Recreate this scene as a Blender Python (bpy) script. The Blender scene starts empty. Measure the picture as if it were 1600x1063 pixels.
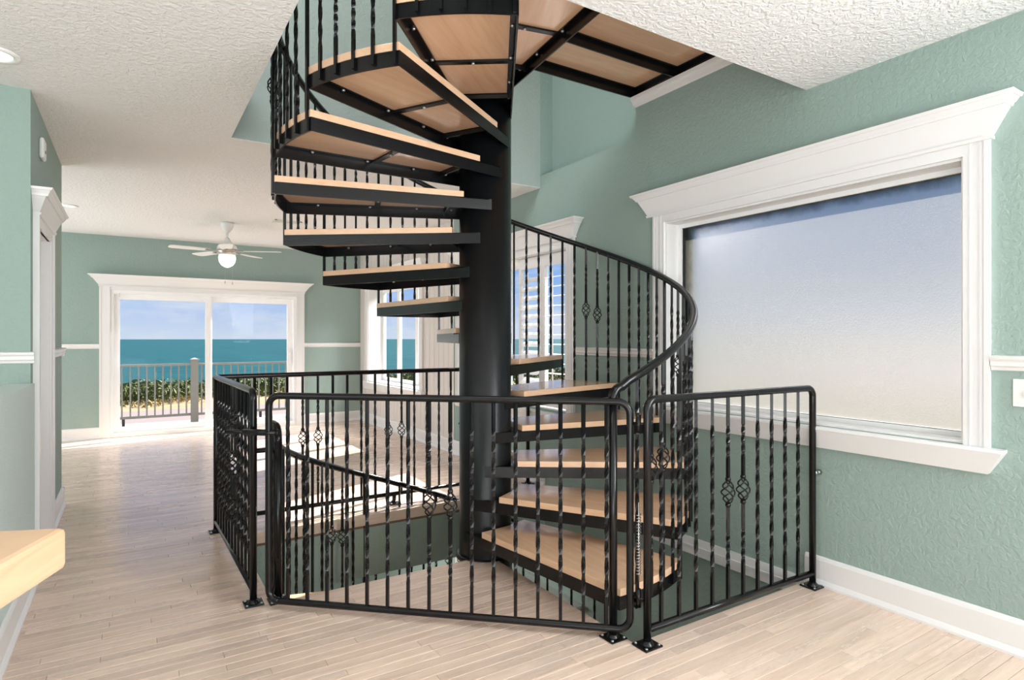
import bpy, math, random
from mathutils import Vector, Matrix
random.seed(7)
S = bpy.context.scene
COL = S.collection
PI = math.pi
R_ = math.radians

# ------------------------------------------------------------------ camera
cd = bpy.data.cameras.new('camera')
cd.sensor_width = 36.0
cd.lens = 941.1 / 1600 * 36.0
cd.shift_y = -(531.5 - 528.8) / 1600 * -1 * -1
cd.clip_start = 0.05
cd.clip_end = 6000
cam = bpy.data.objects.new('camera', cd)
COL.objects.link(cam)
cam.location = (0, 0, 1.34)
cam.rotation_euler = (R_(90), 0, -R_(32.22))
S.camera = cam

# ------------------------------------------------------------------ colour management
S.view_settings.view_transform = 'Standard'
S.view_settings.look = 'None'
S.view_settings.gamma = 1.0
S.view_settings.use_curve_mapping = False
S.view_settings.exposure = 0.0
S.cycles.use_denoising = True
S.cycles.max_bounces = 10
S.cycles.diffuse_bounces = 5
S.cycles.glossy_bounces = 5
S.cycles.transmission_bounces = 8
S.cycles.transparent_max_bounces = 12
S.cycles.sample_clamp_indirect = 6.0
S.cycles.caustics_reflective = False
S.cycles.caustics_refractive = True

# ------------------------------------------------------------------ world
W = bpy.data.worlds.new('sky')
S.world = W
W.use_nodes = True
wn = W.node_tree.nodes
wl = W.node_tree.links
wn.clear()
tc = wn.new('ShaderNodeTexCoord')
sx = wn.new('ShaderNodeSeparateXYZ')
wl.new(tc.outputs['Generated'], sx.inputs[0])
rp = wn.new('ShaderNodeValToRGB')
rp.color_ramp.elements[0].position = 0.0
rp.color_ramp.elements[0].color = (0.66, 0.77, 0.93, 1)
rp.color_ramp.elements[1].position = 0.6
rp.color_ramp.elements[1].color = (0.22, 0.40, 0.78, 1)
e = rp.color_ramp.elements.new(0.09)
e.color = (0.30, 0.52, 0.94, 1)
wl.new(sx.outputs['Z'], rp.inputs[0])
mp = wn.new('ShaderNodeMapping')
mp.inputs['Scale'].default_value = (1, 1, 3.5)
wl.new(tc.outputs['Generated'], mp.inputs[0])
nz = wn.new('ShaderNodeTexNoise')
nz.inputs['Scale'].default_value = 9
nz.inputs['Detail'].default_value = 8
nz.inputs['Roughness'].default_value = 0.62
wl.new(mp.outputs[0], nz.inputs['Vector'])
cr = wn.new('ShaderNodeValToRGB')
cr.color_ramp.elements[0].position = 0.47
cr.color_ramp.elements[0].color = (0, 0, 0, 1)
cr.color_ramp.elements[1].position = 0.68
cr.color_ramp.elements[1].color = (0.55, 0.55, 0.55, 1)
wl.new(nz.outputs['Fac'], cr.inputs[0])
mx = wn.new('ShaderNodeMix')
mx.data_type = 'RGBA'
wl.new(cr.outputs[0], mx.inputs['Factor'])
wl.new(rp.outputs[0], mx.inputs[6])
mx.inputs[7].default_value = (0.86, 0.9, 0.97, 1)
bg = wn.new('ShaderNodeBackground')
bg.inputs['Strength'].default_value = 0.92
wl.new(mx.outputs[2], bg.inputs[0])
wo = wn.new('ShaderNodeOutputWorld')
wl.new(bg.outputs[0], wo.inputs[0])

# ------------------------------------------------------------------ lights
def aim(o, d):
    o.rotation_euler = Vector(d).to_track_quat('-Z', 'Y').to_euler()

def area(name, loc, d, sx_, sy_, power, col=(1, 1, 1)):
    l = bpy.data.lights.new(name, 'AREA')
    l.shape = 'RECTANGLE'
    l.size = sx_
    l.size_y = sy_
    l.energy = power
    l.color = col
    o = bpy.data.objects.new(name, l)
    COL.objects.link(o)
    o.location = loc
    aim(o, d)
    return o

sl = bpy.data.lights.new('sun', 'SUN')
sl.energy = 15.0
sl.angle = R_(0.6)
sl.color = (1.0, 0.96, 0.90)
so = bpy.data.objects.new('sun', sl)
COL.objects.link(so)
el = R_(38)
aim(so, (-0.937 * math.cos(el), -0.35 * math.cos(el), -math.sin(el)))

# unseen fill lamps added out of frame to brighten the rooms on all storeys
area('fill_behind_camera', (0.9, -2.9, 1.6), (0.1, 1, 0.10), 3.6, 2.2, 80, (0.96, 0.98, 1))
area('fill_left_kitchen', (-3.3, 1.2, 1.5), (1, 0.12, 0.12), 3.6, 2.2, 80, (0.96, 0.98, 1))
area('fill_ceiling_uplight', (-0.6, -1.4, 0.25), (0.25, 0.45, 1), 3.0, 2.0, 160, (0.95, 0.975, 1))  # added uplight standing in for light bounced onto the ceiling
area('fill_right_wall', (3.12, -0.5, 1.9), (-1, 0.42, -0.12), 2.2, 1.4, 270, (0.95, 0.975, 1))  # added fill lamp on the bare wall; no window stands here
area('fill_left_room', (-3.3, 7.8, 1.5), (1, -0.05, 0.1), 3.0, 2.0, 80, (0.95, 0.975, 1))
area('fill_left_room_uplight', (-2.3, 7.8, 0.25), (0.45, 0.0, 1), 1.6, 2.4, 35, (0.95, 0.975, 1))
area('fill_upper_floor', (-0.5, 2.2, 5.6), (0.35, 0.25, -1), 3.0, 2.5, 230, (0.96, 0.98, 1))
area('fill_lower_floor', (0.2, 6.3, -0.6), (0.25, -0.35, -1), 2.0, 1.5, 260, (1, 0.97, 0.93))
area('fill_over_side_window', (5.6, 6.7, 4.0), (-1, -0.25, -0.75), 2.5, 2.0, 500, (1, 0.98, 0.95))  # added lamp above the view, brightens the floor at the back
area('fill_over_balcony', (1.0, 11.9, 4.8), (0, -1, -0.75), 4.5, 2.5, 500, (0.95, 0.98, 1))  # added lamp standing in for sky light through the sliding door

# ------------------------------------------------------------------ materials
def nodes(name):
    m = bpy.data.materials.new(name)
    m.use_nodes = True
    n = m.node_tree.nodes
    l = m.node_tree.links
    b = n['Principled BSDF']
    return m, n, l, b

def simple(name, col, rough=0.5, metal=0.0, spec=0.5, bump=0.0, bscale=60, var=0.0):
    m, n, l, b = nodes(name)
    b.inputs['Base Color'].default_value = (*col, 1)
    b.inputs['Roughness'].default_value = rough
    b.inputs['Metallic'].default_value = metal
    b.inputs['Specular IOR Level'].default_value = spec
    if bump or var:
        t = n.new('ShaderNodeTexCoord')
        z = n.new('ShaderNodeTexNoise')
        z.inputs['Scale'].default_value = bscale
        z.inputs['Detail'].default_value = 4
        l.new(t.outputs['Object'], z.inputs['Vector'])
        if bump:
            bp = n.new('ShaderNodeBump')
            bp.inputs['Strength'].default_value = bump
            bp.inputs['Distance'].default_value = 0.01
            l.new(z.outputs['Fac'], bp.inputs['Height'])
            l.new(bp.outputs[0], b.inputs['Normal'])
        if var:
            h = n.new('ShaderNodeMix')
            h.data_type = 'RGBA'
            h.inputs[6].default_value = (*[c * (1 - var) for c in col], 1)
            h.inputs[7].default_value = (*[min(1, c * (1 + var)) for c in col], 1)
            l.new(z.outputs['Fac'], h.inputs['Factor'])
            l.new(h.outputs[2], b.inputs['Base Color'])
    return m

def plaster(name, col, scale, strength, rough=0.85):
    m, n, l, b = nodes(name)
    b.inputs['Base Color'].default_value = (*col, 1)
    b.inputs['Roughness'].default_value = rough
    b.inputs['Specular IOR Level'].default_value = 0.25
    t = n.new('ShaderNodeTexCoord')
    z = n.new('ShaderNodeTexNoise')
    z.inputs['Scale'].default_value = scale
    z.inputs['Detail'].default_value = 3
    z.inputs['Roughness'].default_value = 0.55
    z.inputs['Distortion'].default_value = 0.6
    l.new(t.outputs['Object'], z.inputs['Vector'])
    r = n.new('ShaderNodeValToRGB')
    r.color_ramp.elements[0].position = 0.40
    r.color_ramp.elements[1].position = 0.62
    l.new(z.outputs['Fac'], r.inputs[0])
    bp = n.new('ShaderNodeBump')
    bp.inputs['Strength'].default_value = strength
    bp.inputs['Distance'].default_value = 0.006
    l.new(r.outputs[0], bp.inputs['Height'])
    l.new(bp.outputs[0], b.inputs['Normal'])
    return m

def wood(name, light, dark, rough, gscale=(1.5, 30, 30), axis_obj=True, bump=0.03, rnd=0.10, coat=0.0):
    m, n, l, b = nodes(name)
    t = n.new('ShaderNodeTexCoord')
    g = n.new('ShaderNodeNewGeometry')
    oi = n.new('ShaderNodeObjectInfo')
    add = n.new('ShaderNodeMath')
    add.operation = 'ADD'
    l.new(g.outputs['Random Per Island'], add.inputs[0])
    l.new(oi.outputs['Random'], add.inputs[1])
    fr = n.new('ShaderNodeMath')
    fr.operation = 'FRACT'
    l.new(add.outputs[0], fr.inputs[0])
    mpp = n.new('ShaderNodeMapping')
    mpp.inputs['Scale'].default_value = gscale
    l.new(t.outputs['Object'], mpp.inputs[0])
    off = n.new('ShaderNodeCombineXYZ')
    mu = n.new('ShaderNodeMath')
    mu.operation = 'MULTIPLY'
    mu.inputs[1].default_value = 37.0
    l.new(fr.outputs[0], mu.inputs[0])
    l.new(mu.outputs[0], off.inputs[0])
    l.new(mu.outputs[0], off.inputs[1])
    l.new(off.outputs[0], mpp.inputs['Location'])
    z = n.new('ShaderNodeTexNoise')
    z.inputs['Scale'].default_value = 1.6
    z.inputs['Detail'].default_value = 6
    z.inputs['Roughness'].default_value = 0.6
    z.inputs['Distortion'].default_value = 0.8
    l.new(mpp.outputs[0], z.inputs['Vector'])
    r = n.new('ShaderNodeValToRGB')
    r.color_ramp.elements[0].position = 0.32
    r.color_ramp.elements[0].color = (*dark, 1)
    r.color_ramp.elements[1].position = 0.66
    r.color_ramp.elements[1].color = (*light, 1)
    l.new(z.outputs['Fac'], r.inputs[0])
    hs = n.new('ShaderNodeHueSaturation')
    mr = n.new('ShaderNodeMapRange')
    mr.inputs['To Min'].default_value = 1 - rnd
    mr.inputs['To Max'].default_value = 1 + rnd
    l.new(fr.outputs[0], mr.inputs['Value'])
    l.new(mr.outputs[0], hs.inputs['Value'])
    l.new(r.outputs[0], hs.inputs['Color'])
    l.new(hs.outputs[0], b.inputs['Base Color'])
    b.inputs['Roughness'].default_value = rough
    b.inputs['Coat Weight'].default_value = coat
    b.inputs['Coat Roughness'].default_value = 0.12
    bp = n.new('ShaderNodeBump')
    bp.inputs['Strength'].default_value = bump
    bp.inputs['Distance'].default_value = 0.003
    l.new(z.outputs['Fac'], bp.inputs['Height'])
    l.new(bp.outputs[0], b.inputs['Normal'])
    return m

TEAL = (0.290, 0.377, 0.342)
M = {}
M['teal'] = plaster('teal_plaster', TEAL, 42, 0.30)
M['ceiling'] = plaster('white_textured_ceiling', (0.80, 0.80, 0.79), 42, 0.62)
M['upper'] = plaster('upper_wall_lit_plaster', (0.37, 0.43, 0.40), 42, 0.30)  # lighter than the teal: upstairs brightness put into the colour
M['pale'] = plaster('lit_teal_plaster', (0.57, 0.66, 0.625), 60, 0.3)  # same teal wall paint, its strong lighting put into the colour
M['trim'] = simple('white_gloss_trim', (0.76, 0.755, 0.75), 0.32)
M['vinyl'] = simple('white_vinyl', (0.84, 0.84, 0.84), 0.25)
M['board'] = simple('greige_beadboard', (0.66, 0.62, 0.59), 0.5, bump=0.1, bscale=40)
M['metal'] = simple('black_painted_iron', (0.005, 0.005, 0.0055), 0.24, 0.0, 0.34, bump=0.05, bscale=90)
M['pole'] = simple('black_steel_column', (0.005, 0.006, 0.007), 0.32, 0.0, 0.35, bump=0.04, bscale=25, var=0.35)
M['bolt'] = simple('bright_bolt', (0.55, 0.55, 0.55), 0.3, 0.9)
M['spring'] = simple('zinc_spring', (0.6, 0.6, 0.6), 0.25, 1.0)
M['nickel'] = simple('brushed_nickel', (0.55, 0.5, 0.45), 0.3, 1.0)
M['tread'] = wood('maple_tread', (0.75, 0.50, 0.33), (0.67, 0.42, 0.26), 0.22, (1.2, 14, 14), rnd=0.05, coat=0.5)
M['counter'] = wood('maple_counter', (0.60, 0.40, 0.25), (0.50, 0.32, 0.19), 0.38, (4, 4, 30), rnd=0.03)
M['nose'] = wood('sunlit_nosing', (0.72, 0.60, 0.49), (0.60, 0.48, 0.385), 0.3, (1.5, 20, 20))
M['subfloor'] = simple('dark_subfloor', (0.16, 0.11, 0.075), 0.8)
M['lower'] = simple('lower_floor_wood', (0.42, 0.32, 0.24), 0.35)
M['deck'] = simple('pale_deck', (0.36, 0.32, 0.30), 0.7, bump=0.2)
M['rail_out'] = simple('grey_beige_aluminium', (0.24, 0.215, 0.19), 0.45)
M['sand'] = simple('sand', (0.40, 0.29, 0.16), 0.95, bump=0.6, bscale=0.8, var=0.25)
M['road'] = simple('pale_road', (0.27, 0.215, 0.20), 0.9, var=0.1)
M['grass'] = simple('lawn', (0.085, 0.085, 0.03), 0.95, bscale=3, var=0.3)
M['leaf'] = simple('scrub_leaf', (0.10, 0.125, 0.025), 0.7, bscale=0.9, var=0.5)
M['leafdry'] = simple('dry_grass', (0.36, 0.27, 0.09), 0.8, bscale=0.9, var=0.4)
M['bark'] = simple('bark', (0.15, 0.11, 0.08), 0.9)
M['plastic'] = simple('white_plastic', (0.78, 0.78, 0.76), 0.4)
M['slot'] = simple('dark_slot', (0.03, 0.03, 0.03), 0.6)

# floor planks: pale washed maple with worn, semi-gloss finish
m, n, l, b = nodes('washed_maple_floor')
t = n.new('ShaderNodeTexCoord')
g = n.new('ShaderNodeNewGeometry')
oi = n.new('ShaderNodeObjectInfo')
ad = n.new('ShaderNodeMath'); ad.operation = 'ADD'
l.new(g.outputs['Random Per Island'], ad.inputs[0]); l.new(oi.outputs['Random'], ad.inputs[1])
fr = n.new('ShaderNodeMath'); fr.operation = 'FRACT'; l.new(ad.outputs[0], fr.inputs[0])
mu = n.new('ShaderNodeMath'); mu.operation = 'MULTIPLY'; mu.inputs[1].default_value = 21.0
l.new(fr.outputs[0], mu.inputs[0])
cx_ = n.new('ShaderNodeCombineXYZ'); l.new(mu.outputs[0], cx_.inputs[2])
va = n.new('ShaderNodeVectorMath'); va.operation = 'ADD'
l.new(g.outputs['Position'], va.inputs[0]); l.new(cx_.outputs[0], va.inputs[1])
mpp = n.new('ShaderNodeMapping'); mpp.inputs['Scale'].default_value = (2.2, 26, 1)
l.new(va.outputs[0], mpp.inputs[0])
z = n.new('ShaderNodeTexNoise'); z.inputs['Scale'].default_value = 1.5; z.inputs['Detail'].default_value = 6
z.inputs['Roughness'].default_value = 0.62; z.inputs['Distortion'].default_value = 0.5
l.new(mpp.outputs[0], z.inputs['Vector'])
r = n.new('ShaderNodeValToRGB')
r.color_ramp.elements[0].position = 0.28; r.color_ramp.elements[0].color = (0.60, 0.445, 0.345, 1)
r.color_ramp.elements[1].position = 0.68; r.color_ramp.elements[1].color = (0.75, 0.59, 0.49, 1)
l.new(z.outputs['Fac'], r.inputs[0])
# worn grey patches along the traffic path
z2 = n.new('ShaderNodeTexNoise'); z2.inputs['Scale'].default_value = 1.0; z2.inputs['Detail'].default_value = 9
z2.inputs['Roughness'].default_value = 0.72
mp2 = n.new('ShaderNodeMapping'); mp2.inputs['Scale'].default_value = (1.6, 7.0, 1)
l.new(g.outputs['Position'], mp2.inputs[0]); l.new(mp2.outputs[0], z2.inputs['Vector'])
r2 = n.new('ShaderNodeValToRGB')
r2.color_ramp.elements[0].position = 0.52; r2.color_ramp.elements[0].color = (0, 0, 0, 1)
r2.color_ramp.elements[1].position = 0.60; r2.color_ramp.elements[1].color = (0.55, 0.55, 0.55, 1)
l.new(z2.outputs['Fac'], r2.inputs[0])
mw = n.new('ShaderNodeMix'); mw.data_type = 'RGBA'
l.new(r2.outputs[0], mw.inputs['Factor']); l.new(r.outputs[0], mw.inputs[6])
mw.inputs[7].default_value = (0.51, 0.405, 0.34, 1)
hs = n.new('ShaderNodeHueSaturation')
mr = n.new('ShaderNodeMapRange'); mr.inputs['To Min'].default_value = 0.88; mr.inputs['To Max'].default_value = 1.08
l.new(fr.outputs[0], mr.inputs['Value']); l.new(mr.outputs[0], hs.inputs['Value'])
l.new(mw.outputs[2], hs.inputs['Color']); l.new(hs.outputs[0], b.inputs['Base Color'])
mr2 = n.new('ShaderNodeMapRange'); mr2.inputs['To Min'].default_value = 0.20; mr2.inputs['To Max'].default_value = 0.42
l.new(r2.outputs[0], mr2.inputs['Value']); l.new(mr2.outputs[0], b.inputs['Roughness'])
bp = n.new('ShaderNodeBump'); bp.inputs['Strength'].default_value = 0.05; bp.inputs['Distance'].default_value = 0.003
l.new(z.outputs['Fac'], bp.inputs['Height']); l.new(bp.outputs[0], b.inputs['Normal'])
M['floor'] = m

# sea
m, n, l, b = nodes('sea_water')
t = n.new('ShaderNodeNewGeometry')
mpp = n.new('ShaderNodeMapping'); mpp.inputs['Scale'].default_value = (0.05, 0.16, 1)
l.new(t.outputs['Position'], mpp.inputs[0])
z = n.new('ShaderNodeTexNoise'); z.inputs['Scale'].default_value = 1.0; z.inputs['Detail'].default_value = 8
l.new(mpp.outputs[0], z.inputs['Vector'])
r = n.new('ShaderNodeValToRGB')
r.color_ramp.elements[0].position = 0.35; r.color_ramp.elements[0].color = (0.003, 0.048, 0.058, 1)
r.color_ramp.elements[1].position = 0.7; r.color_ramp.elements[1].color = (0.008, 0.098, 0.105, 1)
l.new(z.outputs['Fac'], r.inputs[0]); l.new(r.outputs[0], b.inputs['Base Color'])
b.inputs['Roughness'].default_value = 0.6; b.inputs['Specular IOR Level'].default_value = 0.12
M['sea'] = m

# clear glass: lets light straight through and mirrors a little
m, n, l, b = nodes('clear_pane')
n.remove(b)
tr = n.new('ShaderNodeBsdfTransparent'); gl = n.new('ShaderNodeBsdfGlossy'); gl.inputs['Roughness'].default_value = 0.02
ms = n.new('ShaderNodeMixShader'); ms.inputs[0].default_value = 0.002
pass; l.new(tr.outputs[0], ms.inputs[1]); l.new(gl.outputs[0], ms.inputs[2])
l.new(ms.outputs[0], n['Material Output'].inputs[0])
M['glass'] = m

# frosted pane: rough refraction plus thin diffuse transmission, salt-stained rim
m, n, l, b = nodes('frosted_pane')
n.remove(b)
t = n.new('ShaderNodeNewGeometry')
rf = n.new('ShaderNodeBsdfRefraction'); rf.inputs['Roughness'].default_value = 0.40; rf.inputs['IOR'].default_value = 1.35
rf.inputs['Color'].default_value = (0.98, 0.97, 0.97, 1)
tl = n.new('ShaderNodeBsdfTranslucent'); tl.inputs['Color'].default_value = (0.29, 0.28, 0.25, 1)
ms = n.new('ShaderNodeMixShader'); ms.inputs[0].default_value = 0.34
l.new(rf.outputs[0], ms.inputs[1]); l.new(tl.outputs[0], ms.inputs[2])
sp = n.new('ShaderNodeSeparateXYZ'); l.new(t.outputs['Position'], sp.inputs[0])
zz = n.new('ShaderNodeTexNoise'); zz.inputs['Scale'].default_value = 9; zz.inputs['Detail'].default_value = 8; zz.inputs['Roughness'].default_value = 0.7
l.new(t.outputs['Position'], zz.inputs['Vector'])
def mth(op, a, bb, c=None):
    q = n.new('ShaderNodeMath'); q.operation = op
    for i, v in enumerate((a, bb)):
        if v is None: continue
        if hasattr(v, 'links') or hasattr(v, 'is_linked'): l.new(v, q.inputs[i])
        else: q.inputs[i].default_value = v
    return q.outputs[0]
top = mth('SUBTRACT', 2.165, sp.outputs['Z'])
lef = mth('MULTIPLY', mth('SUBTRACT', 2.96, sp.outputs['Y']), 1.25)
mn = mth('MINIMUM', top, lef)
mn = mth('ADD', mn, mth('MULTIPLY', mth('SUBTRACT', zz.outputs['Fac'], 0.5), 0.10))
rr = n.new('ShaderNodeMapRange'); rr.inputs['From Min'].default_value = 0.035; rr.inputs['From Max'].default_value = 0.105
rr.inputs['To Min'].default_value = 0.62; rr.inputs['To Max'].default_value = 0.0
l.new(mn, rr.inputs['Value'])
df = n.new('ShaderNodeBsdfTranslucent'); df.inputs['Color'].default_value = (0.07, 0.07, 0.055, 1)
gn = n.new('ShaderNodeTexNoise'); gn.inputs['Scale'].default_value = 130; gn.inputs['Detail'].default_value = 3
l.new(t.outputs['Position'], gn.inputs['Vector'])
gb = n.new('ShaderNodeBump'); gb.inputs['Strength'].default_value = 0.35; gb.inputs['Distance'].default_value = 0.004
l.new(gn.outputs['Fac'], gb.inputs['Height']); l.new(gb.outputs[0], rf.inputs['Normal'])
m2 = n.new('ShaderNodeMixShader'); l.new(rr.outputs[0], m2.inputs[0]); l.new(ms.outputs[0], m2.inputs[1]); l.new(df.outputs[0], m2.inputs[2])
l.new(m2.outputs[0], n['Material Output'].inputs[0])
M['frost'] = m

def emis(name, col, s):
    m, n, l, b = nodes(name)
    b.inputs['Base Color'].default_value = (*col, 1)
    b.inputs['Emission Color'].default_value = (*col, 1)
    b.inputs['Emission Strength'].default_value = s
    b.inputs['Roughness'].default_value = 0.3
    return m
M['lamp'] = emis('lamp_lens', (1, 0.97, 0.9), 3.0)
M['globe'] = emis('fan_globe', (0.86, 1.0, 0.95), 0.75)

# ------------------------------------------------------------------ mesh helpers
class MB:
    def __init__(s):
        s.v = []; s.f = []; s.m = []; s.sm = []
    def add(s, vs, fs, mi=0, smooth=False):
        o = len(s.v)
        s.v += [tuple(v) for v in vs]
        for f in fs:
            s.f.append(tuple(i + o for i in f)); s.m.append(mi); s.sm.append(smooth)
        return s
    def box(s, x0, x1, y0, y1, z0, z1, mi=0):
        if x0 > x1: x0, x1 = x1, x0
        if y0 > y1: y0, y1 = y1, y0
        if z0 > z1: z0, z1 = z1, z0
        v = [(x0, y0, z0), (x1, y0, z0), (x1, y1, z0), (x0, y1, z0), (x0, y0, z1), (x1, y0, z1), (x1, y1, z1), (x0, y1, z1)]
        return s.add(v, [(0, 3, 2, 1), (4, 5, 6, 7), (0, 1, 5, 4), (1, 2, 6, 5), (2, 3, 7, 6), (3, 0, 4, 7)], mi)
    def prism(s, poly, z0, z1, mi=0):
        # poly: counter-clockwise list of (x, y)
        k = len(poly)
        v = [(x, y, z0) for x, y in poly] + [(x, y, z1) for x, y in poly]
        f = [tuple(range(k - 1, -1, -1)), tuple(range(k, 2 * k))]
        f += [(i, (i + 1) % k, k + (i + 1) % k, k + i) for i in range(k)]
        return s.add(v, f, mi)
    def extr(s, prof, p0, p1, side, mi=0, smooth=False):
        # profile (a, b): a along side vector, b up, swept from p0 to p1
        sd = Vector(side); k = len(prof)
        v = [Vector(p0) + sd * a + Vector((0, 0, b)) for a, b in prof] + [Vector(p1) + sd * a + Vector((0, 0, b)) for a, b in prof]
        f = [tuple(range(k)), tuple(range(2 * k - 1, k - 1, -1))]
        f += [(i, k + i, k + (i + 1) % k, (i + 1) % k) for i in range(k)]
        return s.add(v, f, mi, smooth)
    def loft(s, rings, closed=True, caps=True, mi=0, smooth=True):
        k = len(rings[0]); vs = [p for r in rings for p in r]; f = []
        for i in range(len(rings) - 1):
            for j in range(k if closed else k - 1):
                a = i * k + j; b2 = i * k + (j + 1) % k
                f.append((a, b2, b2 + k, a + k))
        s.add(vs, f, mi, smooth)
        if caps:
            o = len(s.v) - len(vs)
            s.f.append(tuple(o + j for j in range(k - 1, -1, -1))); s.m.append(mi); s.sm.append(False)
            s.f.append(tuple(o + len(vs) - k + j for j in range(k))); s.m.append(mi); s.sm.append(False)
        return s
    def tube(s, pts, r, nseg=10, mi=0, caps=True, prof=None, smooth=True):
        pts = [Vector(p) for p in pts]; rings = []; prev = None
        for i, p in enumerate(pts):
            d = (pts[min(i + 1, len(pts) - 1)] - pts[max(i - 1, 0)]).normalized()
            if prev is None:
                u = Vector((0, 0, 1)) if abs(d.z) < 0.9 else Vector((1, 0, 0))
            else:
                u = prev
            sd = d.cross(u)
            if sd.length < 1e-6: sd = d.cross(Vector((0, 1, 0)))
            sd.normalize(); u = sd.cross(d).normalized(); prev = u
            if prof:
                rings.append([p + sd * a + u * b2 for a, b2 in prof])
            else:
                rr = r[i] if isinstance(r, (list, tuple)) else r
                rings.append([p + sd * rr * math.cos(2 * PI * j / nseg) + u * rr * math.sin(2 * PI * j / nseg) for j in range(nseg)])
        return s.loft(rings, True, caps, mi, smooth)
    def rev(s, prof, c, nseg=24, mi=0, smooth=True, caps=True):
        rings = [[(c[0] + r * math.cos(2 * PI * j / nseg), c[1] + r * math.sin(2 * PI * j / nseg), c[2] + zz) for j in range(nseg)] for r, zz in prof]
        return s.loft(rings, True, caps, mi, smooth)
    def mesh(s, name, mats):
        me = bpy.data.meshes.new(name)
        me.from_pydata(s.v, [], s.f)
        for mm in (mats if isinstance(mats, (list, tuple)) else [mats]):
            me.materials.append(mm)
        me.polygons.foreach_set('material_index', s.m)
        me.polygons.foreach_set('use_smooth', s.sm)
        me.update()
        import bmesh
        bmm = bmesh.new(); bmm.from_mesh(me)
        bmesh.ops.recalc_face_normals(bmm, faces=bmm.faces)
        bmm.to_mesh(me); bmm.free()
        return me
    def build(s, name, mats, parent=None, loc=None, bevel=0):
        return put(name, s.mesh(name, mats), parent, loc, bevel)

def put(name, me, parent=None, loc=None, bevel=0, rotz=0):
    o = bpy.data.objects.new(name, me)
    COL.objects.link(o)
    if parent is not None: o.parent = parent
    if loc is not None: o.location = loc
    if rotz: o.rotation_euler = (0, 0, rotz)
    if bevel:
        md = o.modifiers.new('bevel', 'BEVEL'); md.width = bevel; md.segments = 2; md.limit_method = 'ANGLE'; md.angle_limit = R_(40)
    return o

def empty(name, loc=(0, 0, 0)):
    o = bpy.data.objects.new(name, None)
    COL.objects.link(o); o.location = loc; o.empty_display_size = 0.1
    return o

def tag(o, label, cat, group=None):
    o['label'] = label; o['category'] = cat
    if group: o['group'] = group
    return o

def struct(o, label=None):
    o['kind'] = 'structure'
    if label: o['label'] = label
    return o

# ------------------------------------------------------------------ dimensions
XR = 3.167      # right wall face
YF = 9.706      # far wall face
ZC = 2.72       # ceiling
H0, HL, HR, HF, HN = 0.595, 1.865, XR, 4.46, 1.95   # stairwell opening
LF = 3.225      # landing far edge
CX, CY, RO, RISE = 1.873, 3.287, 1.233, 0.2011
PR = 0.1625
CF_ = 4.54      # far side of the ceiling opening
ZU = 5.9        # top of the upper storey
ZL = -3.22      # lower floor

def wall_x(bm, xa, xb, y0, y1, z0, z1, holes, mi=0):
    ys = sorted({y0, y1, *[min(max(v, y0), y1) for h in holes for v in h[:2]]})
    zs = sorted({z0, z1, *[min(max(v, z0), z1) for h in holes for v in h[2:]]})
    for a, b2 in zip(ys, ys[1:]):
        for c, d in zip(zs, zs[1:]):
            my, mz = (a + b2) / 2, (c + d) / 2
            if any(h[0] < my < h[1] and h[2] < mz < h[3] for h in holes): continue
            bm.box(xa, xb, a, b2, c, d, mi)

def wall_y(bm, ya, yb, x0, x1, z0, z1, holes, mi=0):
    xs = sorted({x0, x1, *[v for h in holes for v in h[:2]]})
    zs = sorted({z0, z1, *[v for h in holes for v in h[2:]]})
    for a, b2 in zip(xs, xs[1:]):
        for c, d in zip(zs, zs[1:]):
            mx_, mz = (a + b2) / 2, (c + d) / 2
            if any(h[0] < mx_ < h[1] and h[2] < mz < h[3] for h in holes): continue
            bm.box(a, b2, ya, yb, c, d, mi)

# ------------------------------------------------------------------ the setting
W1 = (1.207, 3.005, 0.875, 2.155)      # frosted window opening (y0,y1,z0,z1)
W2 = (4.13, 6.10, 0.70, 2.12)          # shuttered window
W3 = (7.27, 9.30, 0.66, 2.12)          # far side window
bm = MB()
TH = 0.30
wall_x(bm, XR, XR + TH, -3.2, 4.602, ZL, 2.83, [W1, (W2[0], 4.602, W2[2], W2[3]), (3.95, 4.602, ZL + 0.7, ZL + 2.15)])
wall_x(bm, XR + 0.006, XR + TH, 4.602, 6.30, ZL, 2.83, [(4.602, W2[1], W2[2], W2[3]), (4.602, 6.1, ZL + 0.7, ZL + 2.15)])
wall_x(bm, XR + 0.022, XR + TH, 6.30, YF, ZL, 2.83, [W3])
bm.box(XR, XR + TH, -3.2, 3.301, 2.83, ZU)
bm.box(3.304, XR + TH, 3.301, CF_, 2.83, ZU)
bm.box(XR, XR + TH, CF_, YF, 2.83, ZU)
wall_right = struct(bm.build('wall_right', M['teal']))
# vertical boards of the far part of the right wall
bw = 0.1363
nb = int(round((YF - 6.30) / bw)); bw = (YF - 6.30) / nb
for i in range(nb):
    a = 6.30 + i * bw; c = a + bw
    b_ = MB()
    segs = [(0.155, ZC)]
    mid = (a + c) / 2
    if W3[0] - 0.02 < mid < W3[1] + 0.02: segs = [(0.155, W3[2]), (W3[3], ZC)]
    for z0, z1 in segs:
        b_.box(XR + 0.002, XR + 0.024, a + 0.003, c - 0.003, z0, z1)
    b_.build('board', M['board'], wall_right)

D1 = (-0.253, 2.150, 0.0, 2.02)
bm = MB(); wall_y(bm, YF, YF + 0.25, -3.6, XR + TH, ZL, ZU, [D1])
struct(bm.build('wall_far', M['teal']))
bm = MB(); bm.box(-3.75, -3.5, -3.2, YF, ZL, ZU)
struct(bm.build('wall_left', M['teal']))
bm = MB(); bm.box(-3.75, XR + TH, -3.4, -3.2, ZL, ZU)
struct(bm.build('wall_near', M['teal']))
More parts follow.
